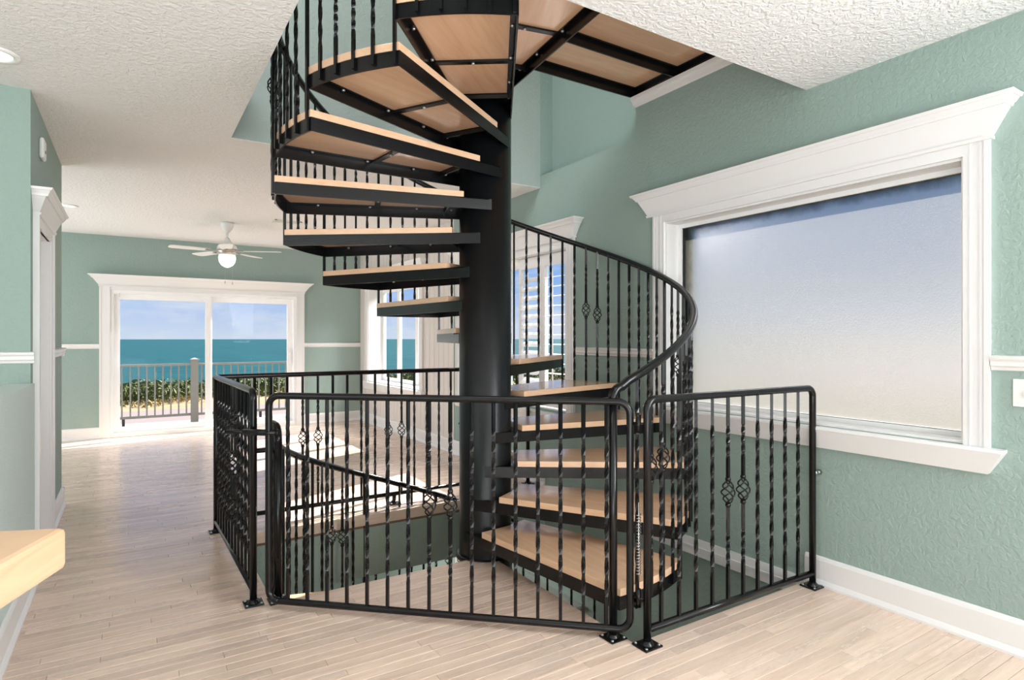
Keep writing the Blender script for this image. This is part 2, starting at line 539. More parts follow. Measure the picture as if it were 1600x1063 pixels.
# closet block with the cased doorway (front face y=4.25, side face x=-0.49)
bm = MB()
bm.box(-3.5, -0.61, 4.25, 4.37, 0, ZC)
bm.box(-0.61, -0.478, 4.25, 4.46, 0, ZC)
bm.box(-0.61, -0.478, 5.05, 5.98, 0, ZC)
bm.box(-0.61, -0.478, 4.46, 5.05, 2.02, ZC)
bm.box(-3.5, -0.61, 5.86, 5.98, 0, ZC)
struct(bm.build('wall_inner', M['teal']))
# low wall in front of it
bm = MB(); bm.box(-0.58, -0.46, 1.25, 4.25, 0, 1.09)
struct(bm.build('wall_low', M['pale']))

# ceiling with the square stairwell opening
bm = MB()
CN, CF, CL = 1.96, 4.54, 0.575
bm.box(-3.5, XR, -3.2, CN, ZC, ZC + 0.004)
bm.box(-3.5, CL, CN, CF, ZC, ZC + 0.004)
bm.box(-3.5, XR, CF, YF, ZC, ZC + 0.004)
struct(bm.build('ceiling', M['ceiling']))
bm = MB()   # joist edges of the opening, lighter than the walls to stand in for upstairs light
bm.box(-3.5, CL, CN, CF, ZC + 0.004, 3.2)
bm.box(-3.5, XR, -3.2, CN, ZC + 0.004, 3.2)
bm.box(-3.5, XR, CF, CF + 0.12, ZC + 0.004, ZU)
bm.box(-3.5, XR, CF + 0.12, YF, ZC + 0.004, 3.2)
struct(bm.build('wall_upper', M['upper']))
bm = MB(); bm.box(-3.75, XR + TH, -3.4, YF + 0.25, ZU, ZU + 0.1)
struct(bm.build('ceiling_upper', M['ceiling']))

# floor: slab with opening, landing corner kept, planks on top
def solid(x, y):
    if x < H0 or x > XR or y < HN or y > HF: return True
    return x < HL and y < LF
bm = MB()
for (x0, x1, y0, y1) in [(-3.5, H0, -3.2, YF), (H0, XR, -3.2, HN), (H0, XR, HF, YF), (H0, HL, HN, LF)]:
    bm.box(x0, x1, y0, y1, -0.10, -0.016)
floor = struct(bm.build('floor', M['subfloor']))
bm = MB()
for (x0, x1, y0, y1) in [(-3.5, H0, -3.2, YF), (H0, XR, -3.2, HN), (H0, XR, HF, YF), (H0, HL, HN, LF)]:
    bm.box(x0, x1, y0, y1, -0.47, -0.10)
struct(bm.build('floor_structure', M['teal']))

PWD = 0.0585
planks = []
def clip_plank(x0, x1, y0, y1):
    out = []
    rects = [(-3.5, H0, -0.5, YF), (H0, HL, -0.5, LF), (H0, HL, HF, YF), (HL, XR, -0.5, HN), (HL, XR, HF, YF)]
    # merge by testing row: build intervals of solid floor for this row's y
    ym = (y0 + y1) / 2
    if ym < HN or ym > HF: iv = [(-3.5, XR)]
    elif ym < LF: iv = [(-3.5, HL)]
    else: iv = [(-3.5, H0)]
    for a, b2 in iv:
        u, v = max(x0, a), min(x1, b2)
        if v - u > 0.03: out.append((u, v, y0, y1))
    return out
row = 0
y = -0.5
edges = [HN, LF, HF]
while y < YF:
    y1 = min(y + PWD, YF)
    ys = [y] + [q for q in edges if y + 0.004 < q < y1 - 0.004] + [y1]
    x = -3.5 - random.random() * 0.9
    cuts = []
    while x < XR:
        L = random.choice([0.35, 0.5, 0.65, 0.8, 1.0, 1.2]) * random.uniform(0.85, 1.15)
        cuts.append((x, min(x + L, XR))); x += L
    for (a, b2) in cuts:
        for q0, q1 in zip(ys, ys[1:]):
            planks += clip_plank(a, b2, q0, q1)
    y += PWD
def vis(p):
    u, v, y0, y1 = p
    mx_, my = (u + v) / 2, (y0 + y1) / 2
    yw = R_(32.22)
    rr_ = mx_ * math.cos(yw) - my * math.sin(yw); d = mx_ * math.sin(yw) + my * math.cos(yw)
    inside = d > 0.4 and abs(rr_ / d) < 0.9 and 1.34 / d < 0.62
    if mx_ < -0.5 and my < 4.3: inside = False
    return (0 if inside else 1, d)
planks.sort(key=vis)
def plank_mesh(bmx, u, v, y0, y1, dz, ox=0, oy=0):
    g_ = 0.0009; c = 0.0014
    a, b2, c0, d0 = u + 0.0004 - ox, v - 0.0004 - ox, y0 + g_ - oy, y1 - g_ - oy
    vs = [(a, c0, -0.016), (b2, c0, -0.016), (b2, d0, -0.016), (a, d0, -0.016),
          (a, c0, dz - c), (b2, c0, dz - c), (b2, d0, dz - c), (a, d0, dz - c),
          (a + c, c0 + c, dz), (b2 - c, c0 + c, dz), (b2 - c, d0 - c, dz), (a + c, d0 - c, dz)]
    bmx.add(vs, [(0, 1, 5, 4), (1, 2, 6, 5), (2, 3, 7, 6), (3, 0, 4, 7), (4, 5, 9, 8), (5, 6, 10, 9), (6, 7, 11, 10), (7, 4, 8, 11), (8, 9, 10, 11)])
for p in planks[:300]:
    ox, oy = (p[0] + p[1]) / 2, (p[2] + p[3]) / 2
    b_ = MB(); plank_mesh(b_, *p, 0.0, ox, oy)
    b_.build('plank', M['floor'], floor, (ox, oy, 0))
b_ = MB()
for p in planks[300:]:
    plank_mesh(b_, *p, 0.0)
o = b_.build('planks', M['floor'], floor); o['kind'] = 'stuff'
# wood nosing around the opening and white skirt board along the wall
bm = MB()
bm.box(H0 - 0.0, XR, HF - 0.022, HF + 0.03, -0.075, 0.002)
bm.build('nosing', M['nose'], floor)
bm = MB()
bm.box(H0 - 0.006, H0 + 0.008, LF, HF - 0.022, -0.075, 0.001)
bm.build('nosing', M['nose'], floor)
bm = MB(); bm.box(XR - 0.016, XR, HN, HF - 0.03, -0.098, 0.012); bm.box(XR - 0.022, XR, HN, HF - 0.03, -0.045, -0.035)
struct(bm.build('trim_1', M['trim']))
bm = MB(); bm.extr([(0, 3.055), (0.03, 3.07), (0.034, 3.085), (0.05, 3.095), (0.055, 3.118), (0, 3.118)], (XR, 3.30, 0), (XR, CN, 0), (-1, 0, 0))
struct(bm.build('trim_2', M['trim']))

# lower storey seen through the opening
bm = MB(); bm.box(-3.5, XR, -3.2, YF, ZL - 0.1, ZL)
struct(bm.build('floor_lower', M['lower']))

# baseboards and chair rails
BB = [(0, 0), (0.028, 0), (0.028, 0.012), (0.018, 0.03), (0.015, 0.034), (0.015, 0.135), (0.010, 0.148), (0.004, 0.155), (0, 0.155)]
CR = [(0, 1.200), (0.010, 1.203), (0.013, 1.215), (0.022, 1.222), (0.022, 1.240), (0.030, 1.250), (0.032, 1.262), (0.0, 1.266)]
def strip(prof, p0, p1, side, name):
    b_ = MB(); b_.extr(prof, p0, p1, side)
    return struct(b_.build(name, M['trim']))
strip(BB, (XR, -3.2, 0), (XR, 1.96, 0), (-1, 0, 0), 'baseboard_right')
strip(BB, (XR + 0.006, HF, 0), (XR + 0.006, YF, 0), (-1, 0, 0), 'baseboard_right')
strip(BB, (-3.5, YF, 0), (-0.374, YF, 0), (0, -1, 0), 'baseboard_far')
strip(BB, (2.271, YF, 0), (XR, YF, 0), (0, -1, 0), 'baseboard_far')
strip(BB, (-0.46, 1.25, 0), (-0.46, 4.25, 0), (1, 0, 0), 'baseboard_left')
b_ = MB(); b_.extr(BB, (-0.478, 5.17, 0), (-0.478, 5.98, 0), (1, 0, 0)); b_.extr(BB, (-0.46, 5.98, 0), (-3.5, 5.98, 0), (0, 1, 0))
struct(b_.build('baseboard_inner', M['trim']))
strip(CR, (XR, -3.2, 0), (XR, 1.104, 0), (-1, 0, 0), 'trim_3')
strip(CR, (XR, 3.102, 0), (XR, 4.03, 0), (-1, 0, 0), 'trim_4')
strip(CR, (-3.5, YF, 0), (-0.374, YF, 0), (0, -1, 0), 'trim_5')
strip(CR, (2.271, YF, 0), (XR, YF, 0), (0, -1, 0), 'trim_6')
strip(CR, (-3.5, 4.25, 0), (-0.46, 4.25, 0), (0, -1, 0), 'trim_7')
b_ = MB(); b_.extr(CR, (-0.478, 5.17, 0), (-0.478, 6.01, 0), (1, 0, 0)); b_.extr(CR, (-0.46, 5.98, 0), (-3.5, 5.98, 0), (0, 1, 0))
struct(b_.build('trim_8', M['trim']))

# ---- window and door dressings
# mapping helpers: (u along the wall, w out from the wall, z) -> world
def fr_right(u, w, z): return (XR - w, u, z)
def fr_far(u, w, z): return (u, YF - w, z)
def fr_inner(u, w, z): return (-0.478 + w, u, z)
def ubox(bm, F, u0, u1, w0, w1, z0, z1):
    a = F(u0, w0, z0); c = F(u1, w1, z1)
    bm.box(a[0], c[0], a[1], c[1], z0, z1)
def hexa(bm, F, bot, topp):
    # bot/top: (u0,u1,w0,w1,z)
    def q(t_): u0, u1, w0, w1, z_ = t_; return [F(u0, w0, z_), F(u1, w0, z_), F(u1, w1, z_), F(u0, w1, z_)]
    bm.add(q(bot) + q(topp), [(0, 3, 2, 1), (4, 5, 6, 7), (0, 1, 5, 4), (1, 2, 6, 5), (2, 3, 7, 6), (3, 0, 4, 7)])
def cornice(F, u0, u1, z0, z1, parent, over=0.10, name='cornice'):
    b_ = MB()
    h = z1 - z0
    hexa(b_, F, (u0 - 0.006, u1 + 0.006, 0, 0.034, z0), (u0 - 0.006, u1 + 0.006, 0, 0.040, z0 + 0.014))
    hexa(b_, F, (u0, u1, 0, 0.030, z0 + 0.014), (u0 - over * 0.62, u1 + over * 0.62, 0, 0.030 + over * 0.40, z1 - 0.045))
    hexa(b_, F, (u0 - over * 0.70, u1 + over * 0.70, 0, 0.034 + over * 0.46, z1 - 0.045), (u0 - over * 0.74, u1 + over * 0.74, 0, 0.034 + over * 0.50, z1 - 0.032))
    hexa(b_, F, (u0 - over * 0.78, u1 + over * 0.78, 0, 0.034 + over * 0.52, z1 - 0.032), (u0 - over * 0.92, u1 + over * 0.92, 0, 0.034 + over * 0.62, z1 - 0.014))
    hexa(b_, F, (u0 - over, u1 + over, 0, 0.036 + over * 0.66, z1 - 0.014), (u0 - over * 1.06, u1 + over * 1.06, 0, 0.038 + over * 0.72, z1))
    return b_.build(name, M['trim'], parent)
def casing(F, u0, u1, z0, z1, w, parent, head=0.045, sill=True, proj=0.024):
    for a, c, s_ in ((u0 - w, u0, 1), (u1, u1 + w, -1)):
        b_ = MB()
        e0 = a if s_ == 1 else c
        zt2 = z1 + head
        prev = 0.0
        for q1, pr in ((0.20, 1.0), (0.30, 0.72), (0.38, 0.88), (0.70, 0.75), (0.76, 0.86), (1.0, 0.75)):
            ubox(b_, F, e0 + s_ * w * prev, e0 + s_ * w * q1, 0, proj * pr, z0, zt2)
            prev = q1
        b_.build('side_casing', M['trim'], parent)
    b_ = MB(); ubox(b_, F, u0, u1, 0, proj * 0.75, z1, z1 + head)
    b_.build('head_casing', M['trim'], parent)
def stool(F, u0, u1, z, parent, h=0.113, over=0.05):
    b_ = MB()
    hexa(b_, F, (u0 + 0.012, u1 - 0.012, 0, 0.028, z - h), (u0 - over, u1 + over, 0, 0.062, z - 0.012))
    hexa(b_, F, (u0 - over, u1 + over, 0, 0.064, z - 0.012), (u0 - over, u1 + over, -0.02, 0.060, z))
    return b_.build('sill', M['trim'], parent)
def reveal(F, w, depth, parent, t_=0.012):
    y0, y1, z0, z1 = w
    b_ = MB()
    ubox(b_, F, y0 - t_ * 0, y0 + t_, -depth, 0.001, z0, z1)
    ubox(b_, F, y1 - t_, y1, -depth, 0.001, z0, z1)
    ubox(b_, F, y0 + t_, y1 - t_, -depth, 0.001, z1 - t_, z1)
    ubox(b_, F, y0 + t_, y1 - t_, -depth, 0.001, z0, z0 + t_)
    return b_.build('jamb', M['trim'], parent)
def ring(F, u0, u1, z0, z1, w0, w1, t_, name, parent, mat):
    b_ = MB()
    ubox(b_, F, u0, u0 + t_, w0, w1, z0, z1); ubox(b_, F, u1 - t_, u1, w0, w1, z0, z1)
    ubox(b_, F, u0 + t_, u1 - t_, w0, w1, z0, z0 + t_); ubox(b_, F, u0 + t_, u1 - t_, w0, w1, z1 - t_, z1)
    return b_.build(name, mat, parent)

# window 1: big frosted picture window
w1 = struct(empty('window_1', (XR, 2.1, 0.86)), 'large frosted picture window with white cornice on the right wall')
def world_child(o, p):
    o.matrix_parent_inverse = Matrix.Translation(p.location).inverted()
def adopt(p, before):
    for o in list(p.children):
        world_child(o, p)
cornice(fr_right, 1.10, 3.15, 2.205, 2.373, w1, 0.10)
casing(fr_right, W1[0], W1[1], 0.858, W1[3], 0.10, w1, head=0.05)
stool(fr_right, 1.10, 3.11, 0.862, w1)
reveal(fr_right, (W1[0], W1[1], W1[2] - 0.009, W1[3]), 0.16, w1)
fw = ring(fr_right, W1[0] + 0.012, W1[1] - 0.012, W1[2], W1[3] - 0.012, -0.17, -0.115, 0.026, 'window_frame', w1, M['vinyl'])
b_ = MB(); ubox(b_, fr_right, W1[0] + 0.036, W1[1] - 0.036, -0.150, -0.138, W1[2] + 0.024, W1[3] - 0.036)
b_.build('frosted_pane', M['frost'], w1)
ring(fr_right, W1[0] + 0.036, W1[1] - 0.036, W1[2] + 0.024, W1[3] - 0.036, -0.137, -0.132, 0.004, 'gasket', w1, M['slot'])
adopt(w1, None)

# window 2: tall window with plantation shutters
w2 = struct(empty('window_2', (XR, 5.1, 0.69)), 'window with white plantation shutters behind the stair column')
cornice(fr_right, 4.01, 6.21, 2.19, 2.345, w2, 0.10)
casing(fr_right, W2[0], W2[1], 0.66, W2[3], 0.11, w2, head=0.07)
stool(fr_right, 4.01, 6.21, 0.68, w2)
reveal(fr_right, W2, 0.28, w2)
ring(fr_right, W2[0] + 0.012, W2[1] - 0.012, W2[2] + 0.012, W2[3] - 0.012, -0.27, -0.22, 0.05, 'window_frame', w2, M['vinyl'])
b_ = MB()
for yy in (4.80, 5.45): ubox(b_, fr_right, yy - 0.02, yy + 0.02, -0.265, -0.225, W2[2] + 0.06, W2[3] - 0.06)
b_.build('mullion', M['vinyl'], w2)
b_ = MB(); ubox(b_, fr_right, W2[0] + 0.06, W2[1] - 0.06, -0.25, -0.245, W2[2] + 0.06, W2[3] - 0.06)
b_.build('window_pane', M['glass'], w2)
SH = 0.394
for k in range(2):
    y0 = W2[0] + 0.014 + k * SH; y1 = y0 + SH - 0.004
    b_ = MB()
    st = 0.045
    z0, z1 = W2[2] + 0.02, W2[3] - 0.02
    ubox(b_, fr_right, y0, y0 + st, -0.045, -0.017, z0, z1); ubox(b_, fr_right, y1 - st, y1, -0.045, -0.017, z0, z1)
    ubox(b_, fr_right, y0 + st, y1 - st, -0.045, -0.017, z1 - 0.10, z1); ubox(b_, fr_right, y0 + st, y1 - st, -0.045, -0.017, z0, z0 + 0.09)
    sh = b_.build('shutter', M['trim'], w2)
    zz_ = z0 + 0.13
    while zz_ < z1 - 0.12:
        q = MB(); yc = (y0 + y1) / 2; L = (y1 - y0) / 2 - st
        tilt = 0.002 if k == 0 else 0.026
        q.add([(XR + 0.031 + a, yc + s_ * L, zz_ + c) for s_ in (-1, 1) for a, c in ((-0.036, -tilt), (0, 0.004), (0.036, tilt), (0, -0.004))],
              [(0, 1, 2, 3), (7, 6, 5, 4), (0, 4, 5, 1), (1, 5, 6, 2), (2, 6, 7, 3), (3, 7, 4, 0)])
        q.build('louver', M['trim'], sh)
        zz_ += 0.087
    q = MB(); ubox(q, fr_right, (y0 + y1) / 2 - 0.006, (y0 + y1) / 2 + 0.006, 0.004, 0.012, z0 + 0.12, z1 - 0.14)
    q.build('tilt_rod', M['trim'], sh)
adopt(w2, None)

# window 3: far side window with deep reveal
w3 = struct(empty('window_3', (XR, 8.3, 0.66)), 'deep-set side window near the far corner, two panes showing the sea')
cornice(fr_right, 7.14, 9.43, 2.19, 2.36, w3, 0.10)
casing(fr_right, W3[0], W3[1], 0.62, W3[3], 0.11, w3, head=0.07)
stool(fr_right, 7.14, 9.43, 0.655, w3)
reveal(fr_right, W3, 0.29, w3)
for a, c in ((W3[0] + 0.012, 7.93), (7.93, 8.62), (8.62, W3[1] - 0.012)):
    s_ = ring(fr_right, a, c, W3[2] + 0.012, W3[3] - 0.012, -0.275, -0.235, 0.05, 'sash', w3, M['vinyl'])
    q = MB(); ubox(q, fr_right, a + 0.05, c - 0.05, -0.257, -0.253, W3[2] + 0.062, W3[3] - 0.062)
    q.build('window_pane', M['glass'], s_)
adopt(w3, None)

# lower storey window under the second one
w4 = struct(empty('window_4', (XR, 5.0, ZL + 0.7)), 'white window cornice on the lower storey seen under the stair')
cornice(fr_right, 4.01, 6.21, ZL + 2.17, ZL + 2.345, w4, 0.10)
casing(fr_right, 4.0, 6.10, ZL + 0.66, ZL + 2.12, 0.11, w4, head=0.07)
ring(fr_right, 3.96, 6.09, ZL + 0.7, ZL + 2.15, -0.25, -0.2, 0.05, 'window_frame', w4, M['vinyl'])
b_ = MB(); ubox(b_, fr_right, 4.0, 6.05, -0.23, -0.225, ZL + 0.74, ZL + 2.1); b_.build('window_pane', M['glass'], w4)
adopt(w4, None)

# sliding door on the far wall
d1 = struct(empty('door_1', (0.95, YF, 0)), 'white sliding glass door with cornice opening to the balcony')
cornice(fr_far, -0.378, 2.275, 2.035, 2.19, d1, 0.115)
for a, c in ((-0.374, -0.2535), (2.1505, 2.271)):
    b_ = MB(); ubox(b_, fr_far, a + 0.02, c - 0.02, 0, 0.02, 0, 2.035)
    ubox(b_, fr_far, a, a + 0.02, 0, 0.026, 0, 2.035); ubox(b_, fr_far, c - 0.02, c, 0, 0.026, 0, 2.035)
    b_.build('side_casing', M['trim'], d1)
b_ = MB(); ubox(b_, fr_far, -0.253, 2.150, 0, 0.02, 1.985, 2.035); b_.build('head_casing', M['trim'], d1)
b_ = MB()
ubox(b_, fr_far, -0.253, -0.215, -0.2, 0.006, 0, 1.985); ubox(b_, fr_far, 2.112, 2.150, -0.2, 0.006, 0, 1.985)
ubox(b_, fr_far, -0.215, 2.112, -0.2, 0.006, 1.94, 1.985)
b_.build('door_frame', M['vinyl'], d1)
b_ = MB(); ubox(b_, fr_far, -0.253, 2.15, -0.2, 0.012, -0.01, 0.06); b_.build('threshold', M['plastic'], d1)
for k, (a, c, w0) in enumerate(((-0.215, 0.965, -0.075), (0.915, 2.112, -0.135))):
    pan = ring(fr_far, a, c, 0.06, 1.94, w0, w0 + 0.045, 0.072, 'sliding_panel', d1, M['vinyl'])
    b_ = MB(); ubox(b_, fr_far, a + 0.07, c - 0.07, w0 + 0.02, w0 + 0.026, 0.13, 1.87); b_.build('door_pane', M['glass'], pan)
    hx = a + 0.036 if k == 0 else c - 0.036
    b_ = MB(); ubox(b_, fr_far, hx - 0.012, hx + 0.012, w0 + 0.045, w0 + 0.055, 0.93, 1.17)
    ubox(b_, fr_far, hx - 0.009, hx + 0.009, w0 + 0.055, w0 + 0.085, 0.96, 0.985); ubox(b_, fr_far, hx - 0.009, hx + 0.009, w0 + 0.055, w0 + 0.085, 1.115, 1.14)
    ubox(b_, fr_far, hx - 0.009, hx + 0.009, w0 + 0.075, w0 + 0.09, 0.96, 1.14)
    b_.build('door_handle', M['vinyl'], pan)
b_ = MB(); ubox(b_, fr_far, -0.15, -0.14, 0.006, 0.016, 1.90, 1.95); b_.build('latch', M['nickel'], d1)
adopt(d1, None)

# cased doorway on the inner wall, left
d2 = struct(empty('door_2', (-0.478, 4.75, 0)), 'white cased doorway with small cornice on the left wall')
cornice(fr_inner, 4.345, 5.165, 2.045, 2.19, d2, 0.085)
for a, c, s_ in ((4.34, 4.46, 1), (5.05, 5.17, -1)):
    b_ = MB(); e0 = a if s_ == 1 else c; prev = 0.0
    for q1, pr in ((0.026, 0.03), (0.05, 0.022), (0.058, 0.026), (0.12, 0.022)):
        ubox(b_, fr_inner, e0 + s_ * prev, e0 + s_ * q1, 0, pr, 0, 2.045); prev = q1
    b_.build('side_casing', M['trim'], d2)
b_ = MB(); ubox(b_, fr_inner, 4.46, 5.05, 0, 0.022, 1.985, 2.045); b_.build('head_casing', M['trim'], d2)
b_ = MB(); ubox(b_, fr_inner, 4.46, 4.475, -0.13, 0.01, 0, 2.0); ubox(b_, fr_inner, 5.035, 5.05, -0.13, 0.01, 0, 2.0); ubox(b_, fr_inner, 4.475, 5.035, -0.13, 0.01, 1.985, 2.0)
b_.build('jamb', M['trim'], d2)
b_ = MB(); ubox(b_, fr_inner, 4.475, 5.035, -0.125, -0.085, 0.01, 1.985)
q = b_.build('door_leaf', M['trim'], d2)
adopt(d2, None)

# ------------------------------------------------------------------ spiral staircase
stair = empty('spiral_staircase', (CX, CY, 0))
tag(stair, 'black iron spiral staircase with maple treads around a thick column', 'staircase')
# everything of the stair is modelled around the column axis (local origin = axis at floor level)
def P2(r, a, z): return (r * math.cos(a), r * math.sin(a), z)
bm = MB()
bm.rev([(PR, ZL), (PR, 3.30)], (0, 0, 0), 48)
bm.build('column', M['pole'], stair)
bm = MB(); bm.rev([(0.185, 3.30), (0.185, 3.325), (0.02, 3.34)], (0, 0, 0), 32); bm.build('column_cap', M['metal'], stair)
bm = MB(); bm.rev([(PR + 0.004, -0.02), (PR + 0.02, -0.02), (PR + 0.02, 0.006), (PR + 0.004, 0.006)], (0, 0, 0), 32); bm.build('base_ring', M['metal'], stair)

def line_pt(A, B, t_): return (A[0] + (B[0] - A[0]) * t_, A[1] + (B[1] - A[1]) * t_)
WD = R_(25.0); DT = R_(24.0)
def beam(bm, A, B, inward, z0, z1, t_=0.008, fl=0.034):
    # steel angle along A->B: vertical web and inward flange at its lower side of the wood
    A = Vector((A[0], A[1], 0)); B = Vector((B[0], B[1], 0)); d = (B - A).normalized()
    nn = Vector((-d.y, d.x, 0)) * inward
    def bx(w0, w1, a, c):
        v = []
        for zz_ in (a, c):
            for p_ in (A + nn * w0, B + nn * w0, B + nn * w1, A + nn * w1): v.append((p_.x, p_.y, zz_))
        bm.add(v, [(0, 3, 2, 1), (4, 5, 6, 7), (0, 1, 5, 4), (1, 2, 6, 5), (2, 3, 7, 6), (3, 0, 4, 7)])
    bx(0, t_, z0, z1); bx(t_, fl, z1 - 0.007, z1)
def make_tread_meshes():
    # local frame: leading edge at angle 0, trailing edge at angle WD, top of wood at z=0
    zt, zw, zb = 0.0, -0.035, -0.100
    l0 = P2(RO, 0, 0)[:2]; l1 = P2(0.165, -R_(79), 0)[:2]
    t0 = P2(RO, WD, 0)[:2]; t1 = P2(0.165, WD + R_(79), 0)[:2]
    fm = MB()
    beam(fm, l0, l1, -1, zb, zw); beam(fm, t0, t1, 1, zb, zw)
    k = 10
    # outer curved band with flange
    inn = [P2(RO - 0.008, WD * i / k, 0)[:2] for i in range(k + 1)]; out = [P2(RO, WD * i / k, 0)[:2] for i in range(k + 1)]
    fl = [P2(RO - 0.036, WD * i / k, 0)[:2] for i in range(k + 1)]
    for i in range(k):
        fm.prism([inn[i], out[i], out[i + 1], inn[i + 1]], zb, zw)
        fm.prism([fl[i], inn[i], inn[i + 1], fl[i + 1]], zw - 0.007, zw)
    # closing plate near the column
    def on(Ln, t_): return line_pt(Ln[0], Ln[1], t_)
    L_, T_ = (l0, l1), (t0, t1)
    a, b2 = on(L_, 0.86), on(T_, 0.86)
    fm.prism([on(L_, 0.985), on(L_, 0.80), on(T_, 0.80), on(T_, 0.985)][::-1], zw - 0.006, zw)
    for tt in (0.80,):
        A_, B_ = on(L_, tt), on(T_, tt)
        beam(fm, A_, B_, 1, zw - 0.03, zw, 0.006, 0.02)
    fmesh = fm.mesh('steel_frame', M['metal'])
    cm = MB(); A_, B_ = on(L_, 0.44), on(T_, 0.44)
    A_, B_ = line_pt(A_, B_, 0.02), line_pt(A_, B_, 0.98)
    beam(cm, A_, B_, 1, zw - 0.012, zw - 0.001, 0.034, 0.034)
    cmesh = cm.mesh('cross_bar', M['metal'])
    # wood
    wi = 0.878
    RW = RO + 0.004
    poly = [on(L_, wi - 0.02)] + [P2(RW, WD * i / k, 0)[:2] for i in range(k + 1)] + [on(T_, wi - 0.02)]
    # keep wood off the column: inner edge chamfer
    mid = ((poly[0][0] + poly[-1][0]) / 2, (poly[0][1] + poly[-1][1]) / 2)
    poly.append((0.185 * math.cos(WD / 2), 0.185 * math.sin(WD / 2)))
    wm = MB(); wm.prism(poly, zw, zt)
    wmesh = wm.mesh('wood_tread', M['tread'])
    bo = MB()
    def bolt(x, y_, z_): bo.rev([(0.009, 0), (0.009, -0.006), (0.004, -0.010)], (x, y_, z_), 8)
    for Ln, sg in ((L_, -1), (T_, 1)):
        for tt in (0.16, 0.42, 0.66, 0.84):
            A = Vector((*Ln[0], 0)); B = Vector((*Ln[1], 0)); d = (B - A).normalized(); nn = Vector((-d.y, d.x, 0)) * sg
            p_ = A + (B - A) * tt + nn * 0.022; bolt(p_.x, p_.y, zw - 0.007)
    p_ = line_pt(on(L_, 0.44), on(T_, 0.44), 0.5); bolt(p_[0] - 0.017, p_[1], zw - 0.012)
    p_ = line_pt(on(L_, 0.80), on(T_, 0.80), 0.5); bolt(p_[0] - 0.03, p_[1], zw - 0.006)
    bmesh_ = bo.mesh('bolts', M['bolt'])
    # brass screw heads along the visible wood edges
    return fmesh, cmesh, wmesh, bmesh_
FM, CM, WM, BM_ = make_tread_meshes()
def tread(a, z):
    t_ = put('tread', FM, stair, (0, 0, z), rotz=a)
    c_ = put('cross_bar', CM, t_)
    w_ = put('wood_board', WM, t_, bevel=0.0025)
    b2_ = put('bolts', BM_, t_)
    b2_['label'] = 'bright bolt heads'; b2_['kind'] = 'stuff'
for i in range(1, 16):
    tread(R_(-90) + (i - 1) * DT, i * RISE)
for j in range(1, 9):
    tread(R_(180) - j * DT, -j * RISE)

# bars
def bar_twist(z0, z1, zones, s=0.0142):
    # zones: (za, zb, turns) relative heights where the square bar is twisted
    hs_ = s / 2; bm = MB(); rings = []; ang = 0.0; zz_ = z0
    def rg(z_, a): return [(math.cos(a + PI / 4 + q * PI / 2) * hs_ * 1.414, math.sin(a + PI / 4 + q * PI / 2) * hs_ * 1.414, z_) for q in range(4)]
    rings.append(rg(z0, 0))
    for za, zb, tn in zones:
        rings.append(rg(za, ang)); k = max(4, int(abs(tn) * 14))
        for i in range(1, k + 1): rings.append(rg(za + (zb - za) * i / k, ang + tn * 2 * PI * i / k))
        ang += tn * 2 * PI
    rings.append(rg(z1, ang))
    bm.loft(rings, True, True, 0, False)
    return bm
def bar_full(z0, z1): return bar_twist(z0, z1, [(z0 + 0.13, z1 - 0.13, (z1 - z0 - 0.26) / 0.34)])
def bar_plain(z0, z1): return bar_twist(z0, z1, [])
def bar_basket(z0, z1, zc):
    bm = MB()
    a = bar_twist(zc + 0.06, z1, [(z1 - 0.30, z1 - 0.14, 0.9)]); b2 = bar_twist(z0, zc - 0.06, [(z0 + 0.16, z0 + 0.32, 0.9)])
    for q in (a, b2):
        o_ = len(bm.v); bm.v += q.v; bm.f += [tuple(i + o_ for i in f_) for f_ in q.f]; bm.m += q.m; bm.sm += q.sm
    return bm
def basket_mesh():
    bm = MB()
    for q in range(4):
        pts = []; k = 10
        for i in range(k + 1):
            t_ = i / k; r_ = 0.006 + 0.026 * math.sin(PI * t_) ** 0.8; a = q * PI / 2 + t_ * 1.5 * PI
            pts.append((r_ * math.cos(a), r_ * math.sin(a), -0.055 + 0.11 * t_))
        bm.tube(pts, 0.0038, 5)
    for z_ in (-0.062, 0.062):
        bm.rev([(0.008, -0.010), (0.013, -0.006), (0.013, 0.006), (0.008, 0.010)], (0, 0, z_), 8)
    return bm.mesh('basket', M['metal'])
BK = basket_mesh()
def railtop(th): return RISE * ((th + R_(90)) / DT + 1) + 0.935
RB = RO + 0.008
cache = {}
def spiral_baluster(th, zb, zt, kind, zc=None):
    key = (kind, round(zt - zb, 3), round((zc or 0) - zb, 3) if zc else 0)
    if key not in cache:
        L = zt - zb
        mb_ = {'twist': bar_full, 'plain': bar_plain}.get(kind)
        mb_ = mb_(0, L) if mb_ else bar_basket(0, L, zc - zb)
        cache[key] = mb_.mesh('baluster', M['metal'])
    o_ = put('baluster', cache[key], stair, P2(RB, th, zb), rotz=th)
    if kind == 'basket':
        put('basket', BK, o_, (0, 0, zc - zb))
    return o_
def tread_bars(i, a, z, off, lead=True):
    kinds = ['twist', 'basket', 'basket', 'twist'] if i % 2 == 1 else ['twist', 'twist', 'twist', 'twist']
    if i % 4 == 2: kinds[3] = 'plain'
    for k in range(1, 5):
        th = a + R_(4.8) * k
        top_ = off(th)
        spiral_baluster(th, z - 0.085, top_, kinds[k - 1], top_ - 0.495)
    if lead:
        spiral_baluster(a + R_(0.1), z - RISE - 0.095, off(a), 'plain')
railup = lambda th: railtop(th)
for i in range(1, 16):
    tread_bars(i, R_(-90) + (i - 1) * DT, i * RISE, railup, lead=(i > 1))
raildn = lambda th: (th - R_(180)) / DT * RISE + 0.905
for j in range(1, 8):
    a = R_(180) - j * DT
    tread_bars(j, a, -j * RISE, raildn)
